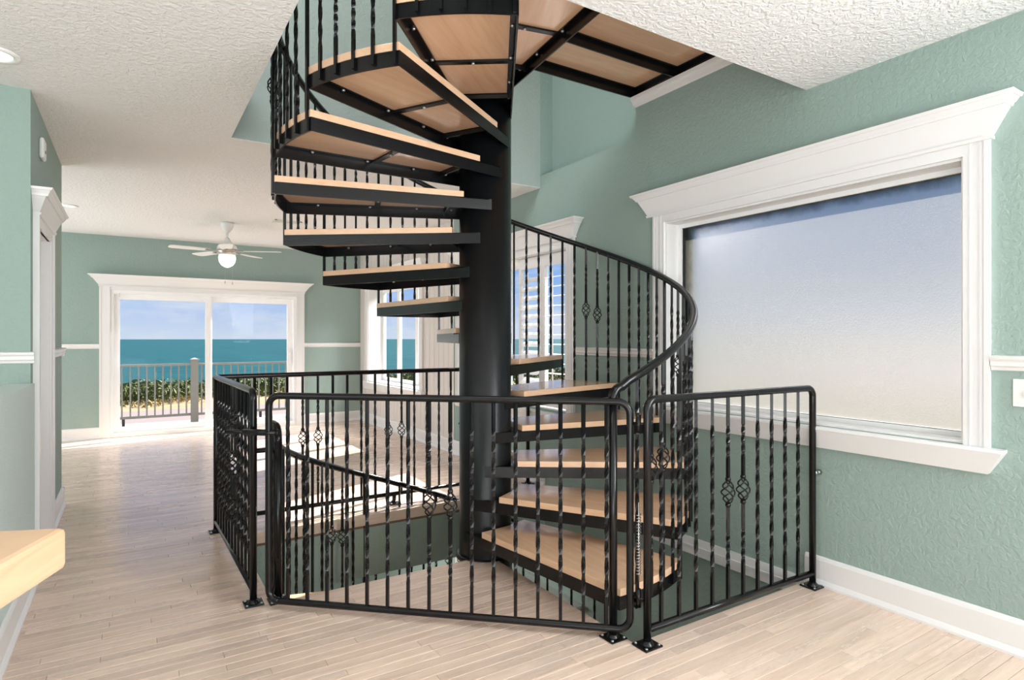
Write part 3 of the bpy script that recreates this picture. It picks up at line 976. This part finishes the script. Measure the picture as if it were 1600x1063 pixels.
# handrails
HPROF = [(-0.020, -0.010), (-0.021, 0.004), (-0.016, 0.014), (-0.006, 0.020), (0.006, 0.020), (0.016, 0.014), (0.021, 0.004), (0.020, -0.010), (0.012, -0.016), (-0.012, -0.016)]
def helix(th0, th1, f_, n_): return [P2(RO + 0.022, th0 + (th1 - th0) * i / n_, f_(th0 + (th1 - th0) * i / n_)) for i in range(n_ + 1)]
pts = []
th0 = R_(-90)
# newel curve: drops into the newel post
nx = P2(RO + 0.012, th0, 0)
for q in range(7):
    a = q / 6 * PI / 2
    pts.append((nx[0] - 0.055 + 0.055 * (1 - math.cos(a)) , nx[1] + 0.0, railtop(th0) - 0.075 + 0.06 * math.sin(a)))
pts += helix(R_(-88.5), R_(-90) + 15 * DT, railtop, 150)
bm = MB(); bm.tube(pts, 0, prof=HPROF)
bm.build('handrail', M['metal'], stair)
pts = []
lx = P2(RO + 0.012, R_(180), 0)
for q in range(7):
    a = q / 6 * PI / 2
    pts.append((lx[0], lx[1] - 0.05 * math.cos(a), 0.80 + 0.085 * math.sin(a)))
pts += helix(R_(178.5), R_(180 - 24 * 7.6), raildn, 90)
bm = MB(); bm.tube(pts, 0, prof=HPROF)
bm.build('handrail', M['metal'], stair)
def newel(x, y_, top_, parent, r=0.0185, name='newel_post'):
    b_ = MB(); b_.tube([(x, y_, 0.0), (x, y_, top_)], r, 16)
    o_ = b_.build(name, M['metal'], parent)
    c_ = MB(); c_.box(x - 0.045, x + 0.045, y_ - 0.045, y_ + 0.045, 0.0, 0.007)
    c_.rev([(r + 0.012, 0.007), (r + 0.001, 0.022)], (x, y_, 0), 16)
    f_ = c_.build('flange', M['metal'], o_, bevel=0.002)
    s_ = MB()
    for dx in (-1, 1):
        for dy in (-1, 1): s_.rev([(0.007, 0), (0.006, 0.005), (0.001, 0.006)], (x + dx * 0.034, y_ + dy * 0.034, 0.007), 8)
    s_.build('screws', M['bolt'], o_)['kind'] = 'stuff'
    return o_
newel(nx[0] - 0.055, nx[1] - 0.005, railtop(th0) - 0.07, stair)
newel(lx[0], lx[1] - 0.05, 0.81, stair, 0.0215)

# upper landing of the stair, a square frame with wood panels
ZP = 16 * RISE
lx0, lx1, ly0, ly1 = 0.0, XR - CX - 0.004, CN - CY, 3.30 - CY
lp = MB()
for (a, c, d, e_) in ((lx0, lx0 + 0.01, ly0, ly1 - 0.0), (lx1 - 0.01, lx1, ly0, ly1), (lx0, lx1, ly1 - 0.01, ly1), (lx0, lx1, ly0, ly0 + 0.01)):
    lp.box(a, c, d, e_, ZP - 0.100, ZP - 0.035)
for (a, c, d, e_) in ((lx0 + 0.01, lx0 + 0.045, ly0, ly1), (lx1 - 0.045, lx1 - 0.01, ly0, ly1), (lx0, lx1, ly1 - 0.045, ly1 - 0.01), (lx0, lx1, ly0 + 0.01, ly0 + 0.045)):
    lp.box(a, c, d, e_, ZP - 0.044, ZP - 0.036)
landing = lp.build('landing_frame', M['metal'], stair)
ym = ly1 - 0.42
for yy in (ly1 - 0.42, ly1 - 0.86):
    q = MB(); q.box(lx0 + 0.01, lx1 - 0.01, yy - 0.005, yy + 0.005, ZP - 0.1, ZP - 0.036); q.box(lx0 + 0.01, lx1 - 0.01, yy - 0.03, yy + 0.03, ZP - 0.046, ZP - 0.036)
    q.build('joist', M['metal'], landing)
ycuts = [ly0, ly1 - 0.86, ly1 - 0.42, ly1]
for a, c in zip(ycuts, ycuts[1:]):
    q = MB(); q.box(lx0, lx1, a + 0.001, c - 0.001, ZP - 0.035, ZP); q.build('wood_board', M['tread'], landing)
# (the corner of the landing is welded to the column)

# ------------------------------------------------------------------ guard railings
def railing_bars(parent, pts, z0, z1, kinds, zc=0.57, rot=0):
    for (x, y_), kd in zip(pts, kinds):
        key = ('r', kd, round(z1 - z0, 3))
        if key not in cache:
            L = z1 - z0
            mb_ = bar_full(0, L) if kd == 'twist' else (bar_plain(0, L) if kd == 'plain' else bar_basket(0, L, zc - z0))
            cache[key] = mb_.mesh('baluster', M['metal'])
        o_ = put('baluster', cache[key], parent, (x, y_, z0), rotz=rot)
        if kd == 'basket': put('basket', BK, o_, (0, 0, zc - z0))
def arc_pts(c, r, a0, a1, ux, k=6):
    # quarter bend in the vertical plane spanned by ux and z
    return [(c[0] + ux[0] * r * math.cos(a0 + (a1 - a0) * i / k), c[1] + ux[1] * r * math.cos(a0 + (a1 - a0) * i / k), c[2] + r * math.sin(a0 + (a1 - a0) * i / k)) for i in range(k + 1)]
ZT = 1.072
RT = 0.0175
# right railing between the two posts
A = (1.897, 1.905); B = (3.105, 1.885)
gr = empty('guard_railing', (A[0], A[1], 0))
tag(gr, 'short black railing with twisted bars beside the big frosted window', 'railing', None)
RAIL = MB()
u = (1, 0)
pth = [(A[0], A[1], 0.02)] + arc_pts((A[0] + 0.045, A[1], ZT - 0.045), 0.045, PI, PI / 2, u) + arc_pts((B[0] - 0.045, B[1], ZT - 0.045), 0.045, PI / 2, 0, u) + [(B[0], B[1], 0.02)]
o = RAIL.tube(pth, RT, 14).build('rail_frame', M['metal'], gr)
q = MB(); q.tube([(A[0], A[1], 0.072), (B[0], B[1], 0.072)], 0.0165, 12); q.build('bottom_rail', M['metal'], gr)
xs = [2.976 - 0.1106 * k for k in range(10)]
kd = ['twist'] * 10; kd[4] = kd[5] = 'basket'
railing_bars(gr, [(x, A[1] + (B[1] - A[1]) * (x - A[0]) / (B[0] - A[0])) for x in xs], 0.085, ZT - 0.012, kd, 0.60)
for P_ in (A, B):
    q = MB(); q.box(P_[0] - 0.05, P_[0] + 0.05, P_[1] - 0.045, P_[1] + 0.045, 0, 0.008); q.rev([(0.032, 0.008), (0.018, 0.025)], (P_[0], P_[1], 0), 14)
    f_ = q.build('flange', M['metal'], gr, bevel=0.002)
    q = MB()
    for dx in (-1, 1):
        for dy in (-1, 1): q.rev([(0.007, 0), (0.005, 0.005)], (P_[0] + dx * 0.037, P_[1] + dy * 0.033, 0.008), 8)
    q.build('screws', M['bolt'], f_)['kind'] = 'stuff'
q = MB(); q.tube([(B[0] + 0.01, B[1] - 0.002, 0.612), (B[0] + 0.035, B[1] - 0.004, 0.612)], 0.013, 10); q.tube([(B[0] + 0.035, B[1] - 0.004, 0.612), (XR - 0.004, B[1] - 0.004, 0.612)], [0.007, 0.016], 10)
q.build('wall_bracket', M['spring'], gr)
adopt(gr, None)

# L-shaped railing round the left and far sides
Cc = (0.516, 3.265); Dd = (0.490, 4.615); Ee = (3.085, 4.62)
gl_ = empty('guard_railing', (Dd[0], Dd[1], 0))
tag(gl_, 'black L-shaped iron railing round the left and far edges of the stairwell', 'railing')
v = Vector((Cc[0] - Dd[0], Cc[1] - Dd[1], 0)).normalized()
pth = [(Ee[0], Ee[1], 0.02)] + arc_pts((Ee[0] - 0.045, Ee[1], ZT - 0.045), 0.045, 0, PI / 2, (1, 0)) + [(Dd[0] + 0.03, Dd[1], ZT), (Dd[0] + 0.008, Dd[1] - 0.008, ZT), (Dd[0], Dd[1] - 0.03, ZT)]
c0 = (Cc[0] - v.x * 0.045, Cc[1] - v.y * 0.045, ZT - 0.045)
pth += arc_pts(c0, 0.045, PI / 2, 0, (v.x, v.y)) + [(Cc[0], Cc[1], 0.0)]
q = MB(); q.tube(pth, RT, 14); q.build('rail_frame', M['metal'], gl_)
q = MB(); q.tube([(Dd[0], Dd[1], 0.0), (Dd[0], Dd[1], ZT)], RT, 14); q.build('corner_post', M['metal'], gl_)
q = MB(); q.tube([(Dd[0], Dd[1], 0.075), (Cc[0], Cc[1], 0.075)], 0.0165, 12); q.build('bottom_rail', M['metal'], gl_)
q = MB(); q.tube([(Dd[0], Dd[1], 0.086), (Ee[0], Ee[1], 0.086)], 0.0165, 12); q.build('bottom_rail', M['metal'], gl_)
n_ = 11
pl = [(Dd[0] + (Cc[0] - Dd[0]) * k / (n_ + 1), Dd[1] + (Cc[1] - Dd[1]) * k / (n_ + 1)) for k in range(1, n_ + 1)]
kd = ['twist'] * n_; kd[6] = kd[5] = 'basket'
railing_bars(gl_, pl, 0.086, ZT - 0.012, kd, 0.60)
xs = [0.627 + 0.1112 * k for k in range(22)]
kd = ['twist'] * 22
for k in (4, 5, 10, 11, 16, 17): kd[k] = 'basket'
railing_bars(gl_, [(x, 4.62) for x in xs], 0.097, ZT - 0.012, kd, 0.60)
for P_ in (Cc, Dd, (1.795, 4.645), Ee):
    q = MB(); q.box(P_[0] - 0.045, P_[0] + 0.045, P_[1] - 0.045, P_[1] + 0.045, 0, 0.008); q.rev([(0.032, 0.008), (0.018, 0.025)], (P_[0], P_[1], 0), 14)
    if P_ == (1.795, 4.645): q.tube([(P_[0], P_[1], 0.0), (P_[0], P_[1] - 0.01, 0.08)], 0.016, 10)
    f_ = q.build('flange', M['metal'], gl_, bevel=0.002)
    q = MB()
    for dx in (-1, 1):
        for dy in (-1, 1): q.rev([(0.007, 0), (0.005, 0.005)], (P_[0] + dx * 0.034, P_[1] + dy * 0.033, 0.008), 8)
    q.build('screws', M['bolt'], f_)['kind'] = 'stuff'
adopt(gl_, None)

# gate across the landing
G1 = Vector((0.568, 3.149, 0)); G2 = Vector((1.862, 1.975, 0))
gt = empty('stair_gate', (G2.x, G2.y, 0))
tag(gt, 'black iron stair gate with rounded corners and latch across the landing', 'gate')
gd = (G2 - G1).normalized(); u = (gd.x, gd.y)
zb_, zt_ = 0.050, 1.058; rr_ = 0.055
def gp(s_, z_): return (G1.x + gd.x * s_, G1.y + gd.y * s_, z_)
LG = (G2 - G1).length
def corner(s_, z_, a0, a1): return [(gp(s_ + rr_ * math.cos(a0 + (a1 - a0) * i / 6), z_ + rr_ * math.sin(a0 + (a1 - a0) * i / 6))) for i in range(7)]
loop = corner(rr_, zb_ + rr_, 1.5 * PI, PI) + corner(rr_, zt_ - rr_, PI, PI / 2) + corner(LG - rr_, zt_ - rr_, PI / 2, 0) + corner(LG - rr_, zb_ + rr_, 0, -PI / 2)
loop.append(gp(rr_, zb_)); loop.append(gp(rr_ - 0.001, zb_))
q = MB(); q.tube(loop, 0.0165, 14); q.build('gate_frame', M['metal'], gt)
kd = ['twist'] * 16; kd[7] = kd[8] = 'basket'
railing_bars(gt, [gp(LG * k / 17, 0)[:2] for k in range(1, 17)], zb_ + 0.01, zt_ - 0.012, kd, 0.565, math.atan2(gd.y, gd.x))
# hinges with spring on the post side, latch on the other
nrm = Vector((-gd.y, gd.x, 0))
hx_, hy_ = (G2.x + A[0]) / 2, (G2.y + A[1]) / 2
q = MB()
for z_ in (0.965, 0.20):
    q.tube([(hx_, hy_, z_ - 0.04), (hx_, hy_, z_ + 0.04)], 0.011, 10)
    q.tube([(G2.x, G2.y, z_), (A[0], A[1], z_)], 0.007, 6)
q.build('hinge', M['metal'], gt)
q = MB(); k = 160
q.tube([(hx_ + 0.010 * math.cos(i * 2 * PI / 8), hy_ + 0.010 * math.sin(i * 2 * PI / 8), 0.30 + 0.27 * i / k) for i in range(k + 1)], 0.0022, 4)
q.tube([(hx_, hy_, 0.24), (hx_, hy_, 0.62)], 0.003, 6)
q.build('spring', M['spring'], gt)
q = MB()
q.tube([(Cc[0] - 0.12, Cc[1] + 0.02, 0.875), (Cc[0] - 0.02, Cc[1] - 0.03, 0.875)], 0.011, 8)
p0 = Vector((Cc[0] - 0.05, Cc[1] - 0.03, 0.875)); p1 = Vector(gp(0.045, 0.875)) - nrm * -0.0
q.tube([p0, p1], 0.016, 8)
q.tube([p1 - Vector(u + (0,)) * 0.0, p1 + gd * 0.014], 0.0185, 12)
q.build('latch', M['metal'], gt)
q = MB(); q.tube([(Cc[0], Cc[1], 0.77), (P2(RO + 0.012, R_(180), 0)[0] + CX, CY - 0.05, 0.775)], 0.012, 8)
q.build('latch_bar', M['metal'], gt)
adopt(gt, None)

# ------------------------------------------------------------------ wall and ceiling fittings
sw = empty('switch_plate', (XR, 0.965, 1.11)); tag(sw, 'white switch plate on the right wall under the chair rail', 'switch')
q = MB(); q.box(XR - 0.006, XR, 0.90, 1.03, 1.051, 1.168); q.build('plate', M['plastic'], sw, bevel=0.002)
for yy in (0.985, 0.94):
    q = MB(); q.box(XR - 0.014, XR - 0.004, yy - 0.006, yy + 0.006, 1.095, 1.12); q.build('toggle', M['plastic'], sw)
    q = MB(); 
    for z_ in (1.075, 1.143): q.rev([(0.003, 0.0), (0.002, 0.002)], (XR - 0.007, yy, z_), 8)
    q.build('screws', M['bolt'], sw)['kind'] = 'stuff'
adopt(sw, None)
ch = empty('door_chime', (-0.478, 4.66, 2.435)); tag(ch, 'small white rounded sensor box high above the left doorway', 'sensor')
q = MB()
q.box(-0.478, -0.452, 4.60, 4.72, 2.435, 2.56)
q.build('cover', M['plastic'], ch, bevel=0.012)
q = MB(); q.box(-0.453, -0.4505, 4.645, 4.675, 2.475, 2.49); q.build('grille', M['slot'], ch)
adopt(ch, None)

def downlight(x, y_, label, r=0.10):
    t_ = empty('recessed_light', (x, y_, ZC)); tag(t_, label, 'ceiling light')
    q = MB(); q.rev([(r, 0), (r, -0.006), (r - 0.008, -0.012), (r - 0.028, -0.010), (r - 0.030, 0)], (x, y_, ZC), 32, caps=False); q.build('trim_ring', M['plastic'], t_)
    q = MB(); q.rev([(r - 0.030, -0.004), (0.001, -0.006)], (x, y_, ZC), 32); q.build('lens', M['lamp'], t_)
    adopt(t_, None)
downlight(-0.565, 3.80, 'round recessed ceiling light at the upper left near the teal corner')
downlight(-0.56, 7.75, 'round recessed ceiling light beyond the cornice of the left doorway', 0.085)
vt = empty('ceiling_vent', (1.56, 7.45, ZC)); tag(vt, 'small white ceiling air vent beside the stair treads', 'vent')
q = MB(); x0, x1, y0, y1 = 1.40, 1.70, 7.36, 7.54
q.box(x0, x1, y0, y0 + 0.02, ZC - 0.008, ZC); q.box(x0, x1, y1 - 0.02, y1, ZC - 0.008, ZC); q.box(x0, x0 + 0.02, y0, y1, ZC - 0.008, ZC); q.box(x1 - 0.02, x1, y0, y1, ZC - 0.008, ZC)
q.build('frame', M['plastic'], vt)
q = MB(); q.box(x0 + 0.02, x1 - 0.02, y0 + 0.02, y1 - 0.02, ZC - 0.003, ZC); q.build('backing', M['rail_out'], vt)
for k in range(7):
    q = MB(); yy = y0 + 0.03 + k * 0.02; q.box(x0 + 0.02, x1 - 0.02, yy, yy + 0.009, ZC - 0.007, ZC - 0.003); q.build('slat', M['plastic'], vt)
adopt(vt, None)

# ceiling fan
FX, FY = 0.956, 7.888
fan = empty('ceiling_fan', (FX, FY, ZC)); tag(fan, 'white ceiling fan with lit globe in the far room', 'ceiling fan')
q = MB(); q.rev([(0.075, 0), (0.072, -0.03), (0.055, -0.08), (0.025, -0.12), (0.018, -0.13)], (FX, FY, ZC)); q.build('canopy', M['plastic'], fan)
q = MB(); q.tube([(FX, FY, ZC - 0.12), (FX, FY, ZC - 0.24)], 0.013, 10); q.build('downrod', M['plastic'], fan)
q = MB(); q.rev([(0.02, -0.185), (0.045, -0.22), (0.05, -0.25), (0.10, -0.275), (0.112, -0.30), (0.112, -0.325), (0.10, -0.33)], (FX, FY, ZC)); q.build('motor_housing', M['plastic'], fan)
q = MB(); q.rev([(0.10, -0.33), (0.116, -0.335), (0.116, -0.355), (0.10, -0.375), (0.085, -0.385)], (FX, FY, ZC)); q.build('motor_ring', M['nickel'], fan)
q = MB(); q.rev([(0.09, -0.385), (0.098, -0.42), (0.090, -0.47), (0.065, -0.51), (0.03, -0.532), (0.002, -0.54)], (FX, FY, ZC)); q.build('globe', M['globe'], fan)
for k in range(5):
    a = R_(-32.2 + 6) + k * 2 * PI / 5
    q = MB()
    r0, r1 = 0.20, 0.62
    prof = [(r0, 0.045), (r0 + 0.05, 0.058), (0.45, 0.070), (r1 - 0.04, 0.072), (r1 - 0.01, 0.055), (r1, 0.03)]
    up = [(x, w_, 0.10 * w_) for x, w_ in prof] + [(x, -w_, -0.10 * w_) for x, w_ in reversed(prof)]
    vs = [(x, y_, z_) for x, y_, z_ in up] + [(x, y_, z_ + 0.006) for x, y_, z_ in up]
    kk = len(up)
    q.add(vs, [tuple(range(kk - 1, -1, -1)), tuple(range(kk, 2 * kk))] + [(i, (i + 1) % kk, kk + (i + 1) % kk, kk + i) for i in range(kk)])
    bl = put('blade', q.mesh('blade', M['plastic']), fan, (0, 0, -0.345), rotz=a)
    q = MB(); q.box(0.10, 0.24, -0.016, 0.016, -0.004, 0.001); q.box(0.20, 0.24, -0.035, 0.035, -0.004, 0.001)
    put('blade_arm', q.mesh('blade_arm', M['nickel']), bl)
for dx, L in ((-0.03, 0.16), (0.05, 0.17)):
    q = MB(); q.tube([(FX + dx, FY - 0.06, ZC - 0.50), (FX + dx, FY - 0.06, ZC - 0.54 - L)], 0.0012, 5); q.rev([(0.001, 0.0), (0.006, -0.012), (0.006, -0.03), (0.001, -0.036)], (FX + dx, FY - 0.06, ZC - 0.54 - L), 8)
    q.build('pull_chain', M['nickel'], fan)
for o in fan.children:
    if o.name.split('.')[0] != 'blade': world_child(o, fan)

# counter corner at the lower left
K = Vector((-0.061, 0.832, 0)); e1 = Vector((-0.384, -0.923, 0)); e2 = Vector((-0.923, 0.384, 0))
bc = empty('bar_counter', (-0.5, 0.6, 0)); tag(bc, 'thick maple counter top corner at the lower left', 'counter')
pa = [K, K + e2 * 0.75, K + e2 * 0.75 + e1 * 0.6, K + e1 * 0.6]
q = MB(); q.prism([(p_.x, p_.y) for p_ in pa], 1.085, 1.13); o = q.build('counter_top', M['counter'], bc, bevel=0.006)
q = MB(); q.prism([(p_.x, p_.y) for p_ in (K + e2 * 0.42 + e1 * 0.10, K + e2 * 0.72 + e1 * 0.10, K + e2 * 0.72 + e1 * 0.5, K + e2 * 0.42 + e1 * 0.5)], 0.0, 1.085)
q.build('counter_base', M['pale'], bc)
adopt(bc, None)

# ------------------------------------------------------------------ outdoors
dk = MB(); dk.box(-3.8, 4.6, YF + 0.25, 11.75, -0.22, -0.07)
tag(dk.build('balcony_deck', M['deck']), 'pale balcony deck outside the sliding door', 'deck')
br = empty('balcony_railing', (0.875, 11.3, -0.07)); tag(br, 'grey balcony railing with square posts in front of the sea', 'railing')
YB = 11.3
for xx in (-3.6, -1.36, 0.875, 3.11):
    q = MB(); q.box(xx - 0.055, xx + 0.055, YB - 0.055, YB + 0.055, -0.07, 0.975)
    po = q.build('post', M['rail_out'], br)
    q = MB(); q.prism([(xx - 0.065, YB - 0.065), (xx + 0.065, YB - 0.065), (xx + 0.065, YB + 0.065), (xx - 0.065, YB + 0.065)], 0.975, 0.995)
    q.add([(xx - 0.06, YB - 0.06, 0.995), (xx + 0.06, YB - 0.06, 0.995), (xx + 0.06, YB + 0.06, 0.995), (xx - 0.06, YB + 0.06, 0.995), (xx, YB, 1.02)], [(0, 1, 4), (1, 2, 4), (2, 3, 4), (3, 0, 4), (3, 2, 1, 0)])
    q.build('post_cap', M['rail_out'], po)
q = MB(); q.box(-3.6, 3.2, YB - 0.03, YB + 0.03, 0.89, 0.925); q.build('top_rail', M['rail_out'], br)
q = MB(); q.box(-3.6, 3.2, YB - 0.02, YB + 0.02, 0.06, 0.10); q.build('bottom_rail', M['rail_out'], br)
q = MB()
for xx in (-0.12, 1.9): q.box(xx - 0.02, xx + 0.02, YB - 0.02, YB + 0.02, -0.07, 0.06)
q.build('support_block', M['slot'], br)
x = -3.5
bmsh = MB().box(-0.011, 0.011, -0.011, 0.011, 0, 0.80).mesh('baluster', M['rail_out'])
while x < 3.1:
    if min(abs(x - p_) for p_ in (-3.6, -1.36, 0.875, 3.11)) > 0.07:
        put('baluster', bmsh, br, (x, YB, 0.095))
    x += 0.112
adopt(br, None)

q = MB(); q.box(-400, 400, 12.0, 52, -4.3, -4.0); tag(q.build('coast_road', M['road']), 'pale road running along the shore beyond the balcony', 'road')
q = MB(); q.box(3.9, 400, -120, 12.0, -3.6, -3.4); tag(q.build('side_lawn', M['grass']), 'green lawn outside the right-hand windows', 'lawn')
q = MB()
k = 60
vs = []; fs = []
prof = [(52, -4.3), (53, -3.95), (58, -3.85), (66, -3.7), (76, -4.4), (100, -7.4)]
for i in range(k + 1):
    xx = -160 + 320 * i / k
    for yy, z_ in prof: vs.append((xx, yy, z_ + random.uniform(-0.12, 0.12)))
for i in range(k):
    for j in range(len(prof) - 1):
        a = i * len(prof) + j; fs.append((a, a + 1, a + 1 + len(prof), a + len(prof)))
q.add(vs, fs, 0, True)
tag(q.build('sand_dune', M['sand']), 'low sand dune between the road and the sea', 'dune')
q = MB(); q.add([(-5000, 60, -7.0), (5000, 60, -7.0), (5000, 5500, -7.0), (-5000, 5500, -7.0), (60, -3000, -7.0), (5000, -3000, -7.0), (5000, 60, -7.0), (60, 60, -7.0)], [(0, 1, 2, 3), (4, 5, 6, 7)])
tag(q.build('sea', M['sea']), 'turquoise sea reaching the horizon', 'sea')
def leafclump(bm, cx, cy, cz, rx, rz, n_, s_=0.22, mi=0, ry=None):
    for _ in range(n_):
        a = random.random() * 2 * PI; rr2 = random.random() ** 0.5; zz2 = random.random()
        p_ = Vector((cx + rx * rr2 * math.cos(a), cy + (ry or rx) * rr2 * math.sin(a), cz + rz * zz2 * (1.15 - 0.6 * rr2)))
        d = Vector((random.gauss(0, 1), random.gauss(0, 1), random.gauss(0.4, 1))).normalized(); e_ = d.cross(Vector((random.gauss(0, 1), random.gauss(0, 1), random.gauss(0, 1)))).normalized()
        s2 = s_ * random.uniform(0.6, 1.3)
        bm.add([p_ - e_ * s2 * 0.35, p_ + d * s2, p_ + e_ * s2 * 0.35, p_ - d * s2], [(0, 1, 2, 3)], mi)
q = MB()
for i in range(650):
    xx = random.uniform(-45, 60); yy = random.uniform(58, 70)
    leafclump(q, xx, yy, -3.85, random.uniform(1.2, 2.4), random.uniform(0.8, 1.4), 110, 0.26)
for i in range(160):
    xx = random.uniform(-60, 75); yy = random.uniform(54.5, 59)
    leafclump(q, xx, yy, -3.9, random.uniform(0.5, 1.6), random.uniform(0.3, 0.9), 30, 0.22, random.choice([0, 1, 1]))
o = q.build('dune_scrub', [M['leaf'], M['leafdry']]); o['kind'] = 'stuff'
tag(o, 'band of green coastal scrub on the dune', 'scrub')
# shrubs outside the side windows
for (xx, yy, r_, h_, lab) in ((9.9, 19.0, 1.3, 2.9, 'tall green shrub outside the deep-set side window'), (13.5, 20.5, 1.6, 2.4, 'lower green shrub behind the tall one outside the side window')):
    sb = empty('shrub', (xx, yy, -3.5)); tag(sb, lab, 'shrub')
    q = MB(); q.tube([(xx, yy, -3.5), (xx + 0.1, yy, -3.5 + h_ * 0.6)], [0.06, 0.03], 8); q.build('stem', M['bark'], sb)
    q = MB(); leafclump(q, xx, yy, -3.0, r_, h_, 2200, 0.16); q.build('foliage', M['leaf'], sb)
    adopt(sb, None)
# hedge outside the frosted window
M['hedge'] = simple('hedge_leaf', (0.25, 0.235, 0.07), 0.8, bscale=1.5, var=0.3)
hg = empty('hedge', (9.0, 2.0, -3.4)); tag(hg, 'yellow-green hedge blurred behind the frosted window', 'hedge')
q = MB()
for yy in range(-8, 10): q.tube([(9.0, yy * 0.9, -3.4), (9.05, yy * 0.9 + 0.05, 0.2)], [0.05, 0.02], 6)
o = q.build('stems', M['bark'], hg); o['kind'] = 'stuff'
q = MB()
for yy in range(-11, 14): leafclump(q, 9.0, yy * 0.7, -3.2, 0.75, 3.95, 420, 0.2)
q.build('foliage', M['hedge'], hg)['kind'] = 'stuff'
adopt(hg, None)
